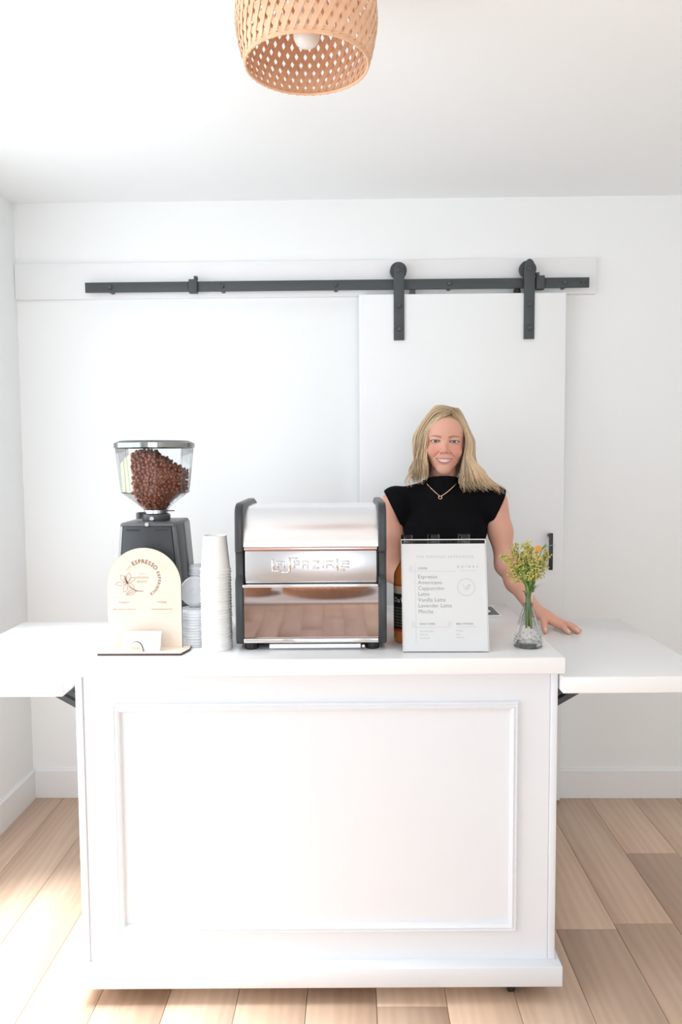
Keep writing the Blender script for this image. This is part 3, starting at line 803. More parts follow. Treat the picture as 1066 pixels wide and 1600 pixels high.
# ================================================================== PLASTIC LIDS
lidm = MB().lathe([(.0405, .0), (.0420, .0005), (.0425, .0035), (.0415, .0060), (.0395, .0075), (.0385, .0105), (.0365, .0115), (.034, .0105), (.016, .0100), (.014, .0108), (.009, .0108), (.007, .0100), (0, .0100)], 36, caps=False).mesh('cup_lid', smooth=True, angle=60)
lidm.materials.append(M['lid'])
def lid_stack(x, y, n, what, pitch, grp):
    for i in range(n):
        z = ZT + (n - 1 - i) * pitch
        o = link('cup_lid', lidm, None, None, (x + .0007 * math.sin(i * 2.3), y + .0007 * math.cos(i * 1.9), z), (0, 0, i * .9))
        lab = ('topmost frosted lid of the %s' % what) if i == 0 else ('bottom frosted lid of the %s, on the worktop' % what if i == n - 1 else 'frosted plastic lid, %s from top of the %s' % (ORD[i], what))
        tag(o, lab, 'lid', grp)
lid_stack(-.3520, .168, 13, 'short lid stack beside the wooden sign', .0078, 'short stack of plastic lids')
lid_stack(-.3430, .262, 27, 'tall rear lid stack behind the cups', .0078, 'tall stack of plastic lids')
o = link('cup_lid', lidm, None, None, (-.3545, .190, ZT + .149), (math.radians(74), 0, math.radians(-6)))
tag(o, 'single frosted lid leaning on edge above the short lid stack', 'lid')

# ================================================================== SYRUP BOTTLES
def bottle(x, y, label, front):
    b = thing('syrup_bottle', label, 'bottle', (x, y, ZT), 0, 'syrup bottles behind the menu')
    R = .0375
    MB().lathe([(0, .003), (.030, .001), (.0355, .004), (R, .010), (R, .188), (.0355, .200), (.029, .213), (.0205, .228), (.0165, .243), (.0150, .262), (.0150, .272), (0, .272)], 40).build('glass_body', 'amber', b, smooth=True, angle=50)
    MB().lathe([(R + .0004, .040), (R + .0004, .158)], 40, caps=False).build('label', 'label', b, smooth=True)
    MB().lathe([(R + .0005, .034), (R + .0005, .0415)], 40, caps=False).build('red_band', 'labelred', b, smooth=True)
    MB().lathe([(R + .0005, .142), (R + .0005, .1635)], 40, caps=False).build('tan_band', 'labeltan', b, smooth=True)
    MB().lathe([(R + .0005, .1640), (R + .0005, .168)], 40, caps=False).build('red_band', 'labelred', b, smooth=True)
    # lettering wrapped round the label
    mb = MB()
    def wrap(txt, z, size, a0, **kw):
        v, f = text_geo(txt, size, align='LEFT', **kw)
        mb.add([((R + .0009) * math.sin(a0 + p[0] / R), -(R + .0009) * math.cos(a0 + p[0] / R), z + p[1]) for p in v], f)
    wrap('DaVinci', .1235, .020, math.radians(-72), shear=.25)
    mb.build('label_name', 'white', b)
    mb = MB()
    for k in range(7):
        wrap('GOURMET SYRUP ' * 2, .101 - k * .0085, .0062, math.radians(-82))
    mb.build('label_print', 'labelgold', b)
    MB().lathe([(.0160, .268), (.0165, .270), (.0165, .3045), (.0155, .3060), (0, .3060)], 28, caps=False).build('clear_cap', 'clearcap', b, smooth=True)
    MB().lathe([(.0152, .272), (.0152, .282), (.006, .286), (0, .286)], 20).build('stopper', 'black', b, smooth=True)
    return b
bottle(.2525, .200, 'amber syrup bottle with black label at left edge of the menu', True)
bottle(.3300, .215, 'syrup bottle hidden behind the menu, middle clear cap showing', False)
bottle(.4165, .215, 'syrup bottle hidden behind the menu, rightmost clear cap showing', False)

# ================================================================== MENU
MX, MY = .3485, .066
mn = thing('drinks_menu', 'leaning clear acrylic stand holding a white drinks menu', 'menu', (MX, MY, ZT))
HWm, MHt = .1155, .297
LEAN = math.radians(13.5)
tilt = Matrix.Rotation(-LEAN, 4, 'X')
def tm(mb): return mb.xf(tilt)
tm(MB().box(-HWm, HWm, .0, .0018, .002, MHt + .010)).build('front_sheet', 'acrylic', mn)
tm(MB().box(-HWm, HWm, .0042, .0060, .002, MHt + .010)).build('rear_sheet', 'acrylic', mn)
e = MB(); e.box(-HWm, HWm, -.0004, .0064, MHt + .0095, MHt + .0115).box(-HWm - .0008, -HWm + .0006, 0, .006, .002, MHt + .010).box(HWm - .0006, HWm + .0012, 0, .006, .002, MHt + .010)
tm(e).build('polished_edge', P('acrylic_edge', (0.80, 0.83, 0.84), 0.15), mn)
MB().box(-HWm, HWm, .0, .085, .0004, .0024).build('foot', 'acrylic', mn)
ppr = tm(MB().box(-HWm + .001, HWm - .001, .0023, .0034, .003, MHt - .001)).build('paper', 'paper', mn)
YM = .0019
tx = MB(); ph = lambda py: .297 * (1020 - py) / 175.0      # printed height from the menu's pixel rows in the image
pxx = lambda p: (p - 697.0 - (1020 - 935) * 0) / 134.0 * 2 * HWm
for i, s in enumerate(('Espresso', 'Americano', 'Cappuccino', 'Latte', 'Vanilla Latte', 'Lavender Latte', 'Mocha')):
    put_text(tx, s, -.0720, .2047 - i * .0158, .0148, YM, align='LEFT', spacing=1.02)
tm(tx).build('drinks_list', 'ink', ppr)
tx = MB()
put_text(tx, 'COFFEE', -.0720, .2275, .0078, YM, align='LEFT', weight=.0001)
put_text(tx, 'DRINKS', .0655, .2320, .0085, YM, spacing=2.3)
put_text(tx, 'NON COFFEE', -.0690, .0765, .0068, YM, align='LEFT', weight=.0001)
put_text(tx, 'MILK OPTIONS', .0300, .0765, .0068, YM, align='LEFT', weight=.0001)
tm(tx).build('headings', 'ink', ppr)
tx = MB()
put_text(tx, 'THE ESPRESSO EXPERIENCE', .003, .2595, .0098, YM, spacing=1.35)
for i, s in enumerate(('Hot Chocolate', 'Chai Tea', 'Lemonade')): put_text(tx, s, -.0690, .0570 - i * .0090, .0062, YM, align='LEFT')
for i, s in enumerate(('Whole', 'Oat', 'Almond')): put_text(tx, s, .0300, .0580 - i * .0090, .0062, YM, align='LEFT')
stroke(tx, [(-.0790, .2400), (-.0790, .0240)], .0006, YM)
stroke(tx, [(-.0960, .2195), (.0330, .2195)], .0006, YM); stroke(tx, [(.0440, .2215), (.0890, .2215)], .0006, YM)
stroke(tx, [(-.0900, .0680), (.0160, .0680)], .0006, YM); stroke(tx, [(.0300, .0685), (.0860, .0685)], .0006, YM)
cz_, cx_ = .1760, .0600
for r, wq in ((.0232, .0010),):
    stroke(tx, [(cx_ + r * math.cos(2 * math.pi * i / 48), cz_ + r * math.sin(2 * math.pi * i / 48)) for i in range(49)], wq, YM)
for a in ((-.008, .008, -.004, -.006), (.010, .008, .0, -.007), (.006, .006, .004, -.006)):
    stroke(tx, bez((cx_ + a[2], cz_ + a[3]), (cx_ + a[0] * .2 - .004, cz_ + .002), (cx_ + a[0], cz_ + a[1])), .0009, YM)
    stroke(tx, bez((cx_ + a[2], cz_ + a[3]), (cx_ + a[0] + .003, cz_ - .001), (cx_ + a[0], cz_ + a[1])), .0009, YM)
# little outline icons left of the headings
for ix, iz in ((-.0900, .2280), (-.0860, .0770), (.0130, .0770)):
    stroke(tx, [(ix - .004, iz - .005), (ix + .004, iz - .005), (ix + .003, iz + .001), (ix + .0015, iz + .006), (ix - .0015, iz + .006), (ix - .003, iz + .001), (ix - .004, iz - .005)], .0008, YM)
tm(tx).build('fine_print', 'ink2', ppr)

# ================================================================== PHOTO CARD lying on the worktop behind the menu
pc = thing('photo_card', 'dark printed card lying flat near the back edge of the worktop', 'card', (.520, .570, ZT), CR)
MB().box(-.085, .068, -.035, .125, .0003, .0035).build('card_sheet', 'card', pc, bevel=.0008)
MB().box(-.080, .064, -.020, .121, .0035, .0040).build('dark_picture', 'screen', pc)
ov = [(.052 * math.cos(2 * math.pi * i / 32), .040 * math.sin(2 * math.pi * i / 32)) for i in range(32)]
MB().prism(ov, lambda u, v, w_: (-.006 + u, .045 + v, w_), .0040, .0044).build('white_oval', 'card', pc)
MB().prism([(u * .35, v * .5) for u, v in ov], lambda u, v, w_: (-.012 + u, .045 + v, w_), .0044, .0047).build('dark_motif', 'midgrey', pc)

# ================================================================== VASE
VX, VY = .5845, .135
vz = thing('glass_vase', 'clear dimpled glass bud vase near the right end of the worktop', 'vase', (VX, VY, ZT))
vp = [(.0375, .002), (.0385, .008), (.0375, .018), (.0345, .036), (.0285, .062), (.0205, .088), (.0150, .102), (.0118, .112), (.0112, .122), (.0112, .138), (.0122, .147), (.0150, .1535)]
VM = MB().lathe([(0, .002)] + vp, 16, caps=False)
VM.build('glass_wall', 'glass', vz, smooth=True, angle=20)
MB().lathe([(0, .0), (.036, .0), (.0385, .003), (.0375, .010), (.030, .0125), (0, .0125)], 32).build('thick_base', thin_clear('base_glass', (.96, .97, .97), (.75, .78, .77), .8), vz, smooth=True)
MB().lathe([(.0142, .1525), (.0160, .1535), (.0158, .1560), (.0140, .1560)], 32, caps=False).build('rim', thin_clear('rim_glass', (.82, .86, .85), (.4, .45, .44), 1.6), vz, smooth=True)
db = MB()
for row, (zr, rr_) in enumerate(((.012, .0388), (.021, .0374), (.030, .0358))):
    for k in range(11):
        a = 2 * math.pi * (k + .5 * (row % 2)) / 11
        db.ball((rr_ * math.cos(a), rr_ * math.sin(a), zr), .0020, 8, 6)
db.build('glass_dimples', thin_clear('dimple_glass', (.93, .95, .94), (.45, .49, .48), 1.2), vz, smooth=True, angle=180)
fc = MB()
for k in range(10):
    a = 2 * math.pi * k / 10 + .2
    fc.tube([((r + .0004) * math.cos(a), (r + .0004) * math.sin(a), z) for r, z in vp[4:9]], [.0006, .0011, .0013, .0011, .0006], 6)
fc.build('neck_flutes', thin_clear('flute_glass', (.88, .91, .90), (.45, .49, .48), 1.2), vz, smooth=True, angle=180)

# ---- flowers: each stem is a thing of its own
def leaf_geo(mb, base, direc, L, wd_, droop=.2, n=6, up=Vector((0, 0, 1))):
    d = Vector(direc).normalized(); sd = d.cross(up)
    sd = sd.normalized() if sd.length > 1e-6 else Vector((1, 0, 0)); nn = sd.cross(d)
    vs, fs = [], []
    for i in range(n + 1):
        t = i / n; w2 = wd_ * math.sin(math.pi * min(1, (t * .92 + .08))) ** .8 * .5
        c = Vector(base) + d * (L * t) - Vector((0, 0, 1)) * (droop * L * t * t)
        vs += [c - sd * w2 + nn * (w2 * .3), c, c + sd * w2 + nn * (w2 * .3)]
    for i in range(n):
        a = 3 * i
        fs += [(a, a + 1, a + 4, a + 3), (a + 1, a + 2, a + 5, a + 4)]
    mb.add(vs, fs)
def sprig(i, tip, label, nb, spread):
    rd = random.Random(100 + i)
    t = thing('goldenrod_sprig', label, 'flower', (VX, VY, ZT), 0, 'yellow-green sprigs in the vase')
    a = 2 * math.pi * i / 6
    b0 = Vector((.008 * math.cos(a), .008 * math.sin(a), .048 + rd.random() * .012)); b1 = Vector((.0055 * math.cos(a), .0055 * math.sin(a), .14)); tp = Vector(tip)
    mid = b1.lerp(tp, .45) + Vector((0, 0, .012))
    pts = catmull([b0, b0.lerp(b1, .5), b1, mid, tp], 5)
    MB().tube(pts, [.0030 - .0020 * k / len(pts) for k in range(len(pts))], 6).build('stem', 'stem', t, smooth=True, angle=180)
    bl = MB(); tw = MB(); ax = (tp - mid).normalized()
    for k in range(22):
        s = k / 21
        p0 = b1.lerp(mid, .62 + .38 * min(1, s * 3)) if s < .33 else mid.lerp(tp, .95 * (s - .33) / .67)
        ang = rd.random() * 6.28; out = ax.orthogonal().normalized(); out.rotate(Matrix.Rotation(ang, 3, ax))
        L = spread * (1 - .45 * s) * (.7 + rd.random() * .5)
        e_ = p0 + out * L * .75 + ax * L * .8
        tw.tube([p0, p0.lerp(e_, .5) + ax * .002, e_], .0006, 4)
        for j in range(nb):
            u = .25 + .85 * (j + rd.random()) / nb
            q = p0.lerp(e_, u) + Vector((rd.gauss(0, .0032), rd.gauss(0, .0032), rd.gauss(0, .0030)))
            bl.ball(q, .0017 + rd.random() * .0013, 6, 4)
    b = bl.build('blossoms', 'bloom', t, smooth=True, angle=180); b['kind'] = 'stuff'
    tw.build('twigs', 'stem', t)
    for k in range(16):
        s = rd.random(); p0 = b1.lerp(mid, .05 + s * 1.1); ang = rd.random() * 6.28
        d = Vector((math.cos(ang), math.sin(ang), 1.0 + rd.random() * .8)) + (tp - b1).normalized() * .8
        lf_ = MB(); leaf_geo(lf_, p0, d, .028 + rd.random() * .022, .0055 + rd.random() * .003, .15)
        lf_.build('leaf', 'leaf', t, smooth=True, angle=180)
tips = [((-.069, -.004, .252), 'leftmost yellow-green goldenrod sprig in the glass vase', .024),
        ((-.040, .012, .276), 'yellow-green goldenrod sprig leaning left, second from left in the vase', .026),
        ((-.016, -.014, .283), 'tallest yellow-green goldenrod sprig at the centre of the vase', .026),
        ((.004, .020, .272), 'yellow-green goldenrod sprig behind the orange bloom in the vase', .026),
        ((.016, -.022, .255), 'yellow-green goldenrod sprig in front of the orange bloom', .025),
        ((.050, -.002, .258), 'rightmost yellow-green goldenrod sprig in the glass vase', .024)]
for i, (tp, lb_, sp) in enumerate(tips): sprig(i, tp, lb_, 13, sp)
t = thing('orange_flower', 'round orange flower head among the yellow-green sprigs', 'flower', (VX, VY, ZT))
MB().tube(catmull([(.002, -.002, .055), (.002, -.002, .14), (.012, -.010, .20), (.0205, -.016, .262)], 5), .0014, 6).build('stem', 'stem', t, smooth=True, angle=180)
ob = MB(); rd = random.Random(5)
ob.ball((.021, -.016, .274), .0085, 14, 10)
for k in range(170):
    zq = 1 - 2 * (k + .5) / 170; aq = k * 2.39996; rq = math.sqrt(1 - zq * zq)
    ob.ball((.021 + .0092 * rq * math.cos(aq), -.016 + .0092 * rq * math.sin(aq), .274 + .0092 * zq), .0014, 5, 4)
ob.build('flower_head', 'orange', t, smooth=True, angle=180)
t = thing('leaf_sprig', 'thin sprig with one long grey-green leaf reaching right over the flowers', 'leaf', (VX, VY, ZT))
MB().tube(catmull([(.004, .002, .055), (.004, .002, .14), (.018, .0, .21), (.034, -.004, .268), (.046, -.006, .283)], 5), .0011, 6).build('stem', 'stem', t, smooth=True, angle=180)
lf_ = MB(); leaf_geo(lf_, (.036, -.005, .273), (1, -.1, .55), .042, .0085, .25); lf_.build('leaf', 'leaf2', t, smooth=True, angle=180)
lf_ = MB()
for k in range(7): leaf_geo(lf_, (.030 + k * .0026, -.004, .262 + k * .0030), (.25 - .1 * k, -.2, 1), .010, .0035, .1)
lf_.build('bud_leaves', 'leaf2', t, smooth=True, angle=180)

# ================================================================== CEILING LIGHT with woven bamboo shade
LX, LY, LZR = .008, -.290, 2.358
cl = thing('ceiling_light', 'woven bamboo dome ceiling light with opal bulb', 'lamp', (LX, LY, LZR))
SH = .225
def shade_r(t):                                       # t: 0 rim .. 1 top
    return .1305 + .0185 * math.sin(min(1, t / .42) * math.pi / 2) if t < .42 else .149 * math.sqrt(max(0.0, 1 - ((t - .42) / .66) ** 2.3))
MB().lathe([(.06, 0), (.06, .018), (.02, .026), (0, .026)], 32, (0, 0, ZC - LZR - .026)).build('ceiling_canopy', 'card', cl, smooth=True)
MB().lathe([(.021, .075), (.021, .15), (.015, .16), (.006, ZC - LZR - .02), (0, ZC - LZR - .02)], 24).build('lamp_socket', 'card', cl, smooth=True)
MB().lathe([(0, .038), (.012, .0395), (.022, .045), (.0275, .055), (.0285, .064), (.026, .075), (.020, .088), (.016, .10)], 28).build('bulb', 'bulb', cl, smooth=True)
shd = MB()
rimp = [(.1305 * math.cos(2 * math.pi * i / 64), .1305 * math.sin(2 * math.pi * i / 64), .002) for i in range(65)]
shd.tube(rimp, .0032, 8, cap=False)
sho = shd.build('shade', 'bamboo', cl, smooth=True, angle=180)
def strip_mesh(dirn, rad_off, width, twist, name):
    vs, fs = [], []; n = 26
    tt = [i / n * .985 for i in range(n + 1)]
    prev = None; cen = []
    for t_ in tt:
        a = dirn * twist * (t_ ** .92); r = shade_r(t_) + rad_off + .0011 * math.sin(t_ * 70)
        cen.append(Vector((r * math.cos(a), r * math.sin(a), t_ * SH)))
    for i, c in enumerate(cen):
        tg = (cen[min(i + 1, n)] - cen[max(i - 1, 0)]).normalized(); nr = Vector((c.x, c.y, .25 * (c.z - SH * .4))).normalized()
        sd = tg.cross(nr).normalized(); ww = width * min(1.0, .45 + .55 * shade_r(tt[i]) / .13) * .5
        vs += [c - sd * ww + nr * .0004, c + sd * ww + nr * .0004, c + sd * ww - nr * .0004, c - sd * ww - nr * .0004]
    for i in range(n):
        a = 4 * i; b = a + 4
        for j in range(4): fs.append((a + j, a + (j + 1) % 4, b + (j + 1) % 4, b + j))
    fs += [(3, 2, 1, 0), (4 * n, 4 * n + 1, 4 * n + 2, 4 * n + 3)]
    me = MB().add(vs, fs).mesh(name, smooth=True, angle=40); me.materials.append(M['bamboo']); return me
NS = 46
for dirn, off in ((1, .0012), (-1, -.0006)):
    me = strip_mesh(dirn, off, .0106, .80, 'bamboo_strip')
    for k in range(NS):
        link('bamboo_strip', me, None, sho, None, (0, 0, 2 * math.pi * k / NS + (.02 if dirn < 0 else 0)))
for zr, rr_ in ((.004, .0015), (.0085, .0012)):
    r = shade_r(zr / SH) + .0015
    MB().tube([(r * math.cos(2 * math.pi * i / 48), r * math.sin(2 * math.pi * i / 48), zr) for i in range(49)], rr_, 6, cap=False).build('rim_binding', 'bamboo', sho, smooth=True, angle=180)

# ================================================================== round platforms on the patio (seen mirrored in the machine's polished panel)
def platform(x, y, r, h, label):
    t = thing('round_platform', label, 'platform', (x, y, .03))
    n = 14
    MB().lathe([(0, 0), (r - .04, 0), (r - .04, h - .03), (0, h - .03)], 48).build('base', 'table', t, smooth=True)
    for k in range(n):                                 # boards across the top
        x0 = -r + 2 * r * k / n + .004; x1 = -r + 2 * r * (k + 1) / n - .004
        top = [(xx, math.sqrt(max(0, r * r - xx * xx))) for xx in [x0 + (x1 - x0) * i / 6 for i in range(7)]]
        poly = [(u, -v) for u, v in top] + [(u, v) for u, v in reversed(top)]
        MB().prism(poly, lambda u, v, w_: (u, v, w_), h - .03, h).build('board', 'table', t)
platform(-.03, -6.51, .52, .12, 'round low boarded wooden platform, larger in the panel reflection')
platform(-.83, -6.40, .24, .12, 'round low boarded wooden platform at left of the panel reflection')
# ================================================================== PERSON
class Field:
    """a distance field on a regular grid, meshed with surface nets"""
    def __init__(s, lo, hi, h):
        s.lo = np.array(lo, np.float32); s.h = h
        n = np.ceil((np.array(hi) - s.lo) / h).astype(int) + 1
        s.X, s.Y, s.Z = [a.astype(np.float32) for a in np.meshgrid(*[s.lo[i] + h * np.arange(n[i]) for i in range(3)], indexing='ij', sparse=True)]
        s.d = np.full(tuple(n), 9.0, np.float32)
    def cap(s, a, b, ra, rb):
        a = np.array(a, np.float32); b = np.array(b, np.float32); ba = b - a; L = float(ba @ ba) + 1e-12
        px, py, pz = s.X - a[0], s.Y - a[1], s.Z - a[2]
        t = np.clip((px * ba[0] + py * ba[1] + pz * ba[2]) / L, 0, 1)
        return np.sqrt((px - t * ba[0]) ** 2 + (py - t * ba[1]) ** 2 + (pz - t * ba[2]) ** 2) - (ra + (rb - ra) * t)
    def ell(s, c, r):
        qx, qy, qz = (s.X - c[0]) / r[0], (s.Y - c[1]) / r[1], (s.Z - c[2]) / r[2]
        k0 = np.sqrt(qx * qx + qy * qy + qz * qz)
        k1 = np.sqrt((qx / r[0]) ** 2 + (qy / r[1]) ** 2 + (qz / r[2]) ** 2) + 1e-9
        return k0 * (k0 - 1.0) / k1
    def add(s, e, k=0.01):
        hh = np.clip(k - np.abs(s.d - e), 0, None) / k
        s.d = np.minimum(s.d, e) - hh * hh * k * .25
        return s
    def sub(s, e, k=0.004):
        e = -e; hh = np.clip(k - np.abs(s.d - e), 0, None) / k
        s.d = np.maximum(s.d, e) + hh * hh * k * .25
        return s
    def C(s, a, b, ra, rb=None, k=.012): return s.add(s.cap(a, b, ra, ra if rb is None else rb), k)
    def E(s, c, r, k=.012): return s.add(s.ell(c, r), k)
    def mesh(s):
        d = s.d; ins = d < 0
        n = np.array(d.shape) - 1
        c = [ins[i:i + n[0], j:j + n[1], k:k + n[2]] for i in (0, 1) for j in (0, 1) for k in (0, 1)]
        cnt = sum(a.astype(np.int8) for a in c)
        act = (cnt > 0) & (cnt < 8)
        idx = np.argwhere(act)
        vid = np.full(act.shape, -1, np.int32); vid[act] = np.arange(len(idx))
        cor = np.array([(i, j, k) for i in (0, 1) for j in (0, 1) for k in (0, 1)])
        val = np.stack([d[idx[:, 0] + q[0], idx[:, 1] + q[1], idx[:, 2] + q[2]] for q in cor], 1)
        acc = np.zeros((len(idx), 3)); num = np.zeros(len(idx))
        for a in range(8):
            for b in range(a + 1, 8):
                if np.abs(cor[a] - cor[b]).sum() != 1: continue
                va, vb = val[:, a], val[:, b]; m = (va < 0) != (vb < 0)
                t = np.where(m, va / np.where(m, va - vb, 1), 0)
                acc += np.where(m[:, None], cor[a] + t[:, None] * (cor[b] - cor[a]), 0); num += m
        V = s.lo + s.h * (idx + acc / num[:, None])
        F = []
        for ax in range(3):
            u, w = (ax + 1) % 3, (ax + 2) % 3
            sl0 = [slice(1, n[i]) for i in range(3)]; sl1 = list(sl0)
            sl0[ax] = slice(0, n[ax]); sl1[ax] = slice(1, n[ax] + 1)
            A, B = ins[tuple(sl0)], ins[tuple(sl1)]
            e = np.argwhere(A != B); flip = A[tuple(e.T)]
            base = e.copy()
            for i in range(3):
                if i != ax: base[:, i] += 1
            def cell(du, dw):
                q = base.copy(); q[:, u] -= du; q[:, w] -= dw
                return vid[q[:, 0], q[:, 1], q[:, 2]]
            quad = np.stack([cell(1, 1), cell(0, 1), cell(0, 0), cell(1, 0)], 1)
            quad[~flip] = quad[~flip][:, ::-1]
            F.append(quad)
        F = np.concatenate(F); F = F[(F >= 0).all(1)]
        return V, F
    def front(s, x, z):
        """world y of the surface met first when coming from -y at (x, z)"""
        i = int(round((x - s.lo[0]) / s.h)); k = int(round((z - s.lo[2]) / s.h))
        col = s.d[i, :, k]; q = np.argmax(col < 0)
        if not (col < 0).any(): return None
        a, b = col[q - 1], col[q]
        return float(s.lo[1] + s.h * (q - 1 + a / (a - b)))

def mesh_np(name, V, F, mat, parent=None, col=None):
    me = bpy.data.meshes.new(name)
    me.from_pydata([tuple(p) for p in V], [], [tuple(int(i) for i in f) for f in F]); me.update()
    if col is not None:
        at = me.color_attributes.new('Col', 'FLOAT_COLOR', 'POINT')
        at.data.foreach_set('color', np.concatenate([col, np.ones((len(col), 1))], 1).astype(np.float32).ravel())
    for p in me.polygons: p.use_smooth = True
    return link(name, me, mat, parent)

pers = thing('person', 'smiling person with long blonde hair in black sleeveless mock-neck top behind the cart', 'person', (.44, .90, FZ))
PO = np.array([.44, .90, FZ])
SKIN = np.array([.73, .385, .285]); BLUSH = np.array([.71, .275, .205]); LIP = np.array([.58, .19, .165]); MOUTH = np.array([.16, .04, .035])
BROW = np.array([.235, .135, .09]); LASH = np.array([.035, .022, .02]); HAIRD = np.array([.40, .285, .17])

# ---------------------------------------------------------------- head (local: x right in the picture, y back, z up; origin between the eyes)
HC = np.array([.4300, .7990, 1.5850])
hy, ht, hp = -0.105, math.radians(2.2), math.radians(2.0)
HR = np.array((Matrix.Rotation(hy, 3, 'Z') @ Matrix.Rotation(ht, 3, 'Y') @ Matrix.Rotation(hp, 3, 'X')))
def h2w(V): return np.asarray(V) @ HR.T + HC
F_ = Field((-.095, -.035, -.215), (.095, .20, .13), .0019)
F_.E((0, .088, .030), (.073, .094, .084), .001)
F_.E((0, .050, .036), (.061, .047, .060), .02)
F_.E((0, .062, -.026), (.0655, .060, .070), .02)
F_.E((0, .044, -.050), (.043, .042, .055), .02)
for s in (-1, 1):
    F_.C((s * .046, .085, -.046), (s * .009, .026, -.0985), .0160, .0150, .022)
    F_.E((s * .0370, .0285, -.0365), (.0255, .0240, .0215), .016)
    F_.C((s * .013, .0105, .0165), (s * .046, .0225, .0135), .0085, .0075, .012)
    F_.E((s * .0745, .092, -.015), (.007, .016, .030), .006)
F_.E((0, .0230, -.1015), (.0170, .0165, .0150), .014)
F_.E((0, .0225, -.0620), (.0330, .0210, .0270), .016)
F_.C((0, .092, -.080), (0, .114, -.215), .046, .050, .012)
for s in (-1, 1):                                   # eye sockets, lids
    F_.sub(F_.ell((s * .0335, -.0040, .0015), (.0165, .0115, .0105)), .012)
F_.C((0, .0080, .0080), (0, -.0100, -.0310), .0072, .0088, .010)
F_.E((0, -.0120, -.0335), (.0098, .0088, .0082), .006)
for s in (-1, 1):
    F_.E((s * .0130, -.0015, -.0365), (.0072, .0085, .0068), .006)
    F_.sub(F_.ell((s * .0058, -.0085, -.0425), (.0032, .0045, .0026)), .002)
    F_.E((s * .0335, .0178, .0005), (.0165, .0165, .0135), .005)
# nasolabial folds and smile
X3, Y3, Z3 = F_.X, F_.Y, F_.Z
for s in (-1, 1):
    fold = F_.cap((s * .0185, .0005, -.0385), (s * .0385, .0125, -.0600), .0038, .0030)
    F_.sub(fold + .0016, .007)
xm = .0310
def zu(x): return -.0635 + .0032 * (x / xm) ** 2
def zl(x): return -.0752 + .0150 * (x / xm) ** 2
# lips: raised band around the mouth opening
ax_ = np.clip(np.abs(X3) / (xm + .002), 0, 1)
band = np.maximum(Z3 - (zu(X3) + .0044 * (1 - ax_ ** 2) + .0006), (zl(X3) - .0062 * (1 - ax_ ** 2) - .0006) - Z3)
band = np.maximum(band, np.abs(X3) - xm - .002)
lipm = np.clip(1 - np.clip(band + .0012, 0, None) / .0030, 0, 1) * (Y3 < .035)
F_.d = F_.d - .0018 * lipm
open_ = np.maximum(np.maximum(Z3 - zu(X3), zl(X3) - Z3), np.maximum(np.abs(X3) - xm, Y3 - .019 - 7.5 * X3 ** 2))
F_.sub(open_, .0015)
for s in (-1, 1):                                   # eye openings
    ex = (X3 - s * .0335); arc = .0014 * (ex / .0135) ** 2
    alm = np.sqrt((ex / .0138) ** 2 + ((Z3 + .0002 - arc * 0) / .0038) ** 2) - 1
    F_.sub(np.maximum(alm * .0038, Y3 - .020), .0010)
V, Fq = F_.mesh()
x, y, z = V[:, 0], V[:, 1], V[:, 2]
col = np.tile(SKIN, (len(V), 1))
def blend(col, c, w): return col * (1 - w[:, None]) + c * w[:, None]
for s in (-1, 1):
    col = blend(col, BLUSH, .75 * np.exp(-(((x - s * .040) / .022) ** 2 + ((z + .033) / .020) ** 2)) * (y < .08))
col = blend(col, BLUSH, .45 * np.exp(-((x / .012) ** 2 + ((z + .034) / .012) ** 2)) * (y < .01))
axv = np.clip(np.abs(x) / (xm + .003), 0, 1)
up = z - (zu(x) + .0040 * (1 - axv ** 2)); dn = (zl(x) - .0058 * (1 - axv ** 2)) - z
lb_ = np.maximum(np.maximum(up, dn), np.abs(x) - xm - .003)
col = blend(col, LIP, np.clip(1 - lb_ / .0012, 0, 1) * (y < .03) * (lb_ < .0012))
inm = (z < zu(x)) & (z > zl(x)) & (np.abs(x) < xm) & (y > .012 + 6 * x ** 2) & (y < .05)
col[inm] = MOUTH
for s in (-1, 1):
    bx = (x * s)
    bz = .0150 + .0040 * np.sin(np.clip((bx - .014) / .036, 0, 1) * math.pi * .8)
    wv = np.clip(1 - np.abs(z - bz) / (.0034 * np.clip(1.25 - (bx - .014) / .05, .35, 1)), 0, 1) * (bx > .013) * (bx < .052) * (y < .045)
    col = blend(col, BROW, np.clip(wv * 1.6, 0, .9))
    ex = (x - s * .0335) / .0142; ez = (z + .0002) / .0044
    rr_ = np.sqrt(ex ** 2 + ez ** 2)
    col = blend(col, LASH, np.clip(1.35 - np.abs(rr_ - 1.05) / .34, 0, 1) * (y < .03) * np.where(z > .0002, .95, .5) * (np.abs(ex) < 1.4))
scalp = np.clip((z - (.081 - 1.1 * np.clip(y - .015, 0, .2) - .0 * np.abs(x))) / .006, 0, 1) * (y > .004)
scalp = np.maximum(scalp, np.clip((y - .085) / .008, 0, 1) * (z > -.075))
col = blend(col, HAIRD, scalp)
SV, SF, SCOL = [h2w(V)], [Fq], [col]
nv = len(V)

# ---------------------------------------------------------------- arms, hands, legs (world)
def w(px, y, z): return (px, y, z)
def add_piece(Fd, tint=None):
    global nv
    V, Fq = Fd.mesh(); SV.append(V); SF.append(Fq + nv); nv += len(V)
    c = np.tile(SKIN, (len(V), 1))
    if tint is not None: c = tint(V, c)
    SCOL.append(c)
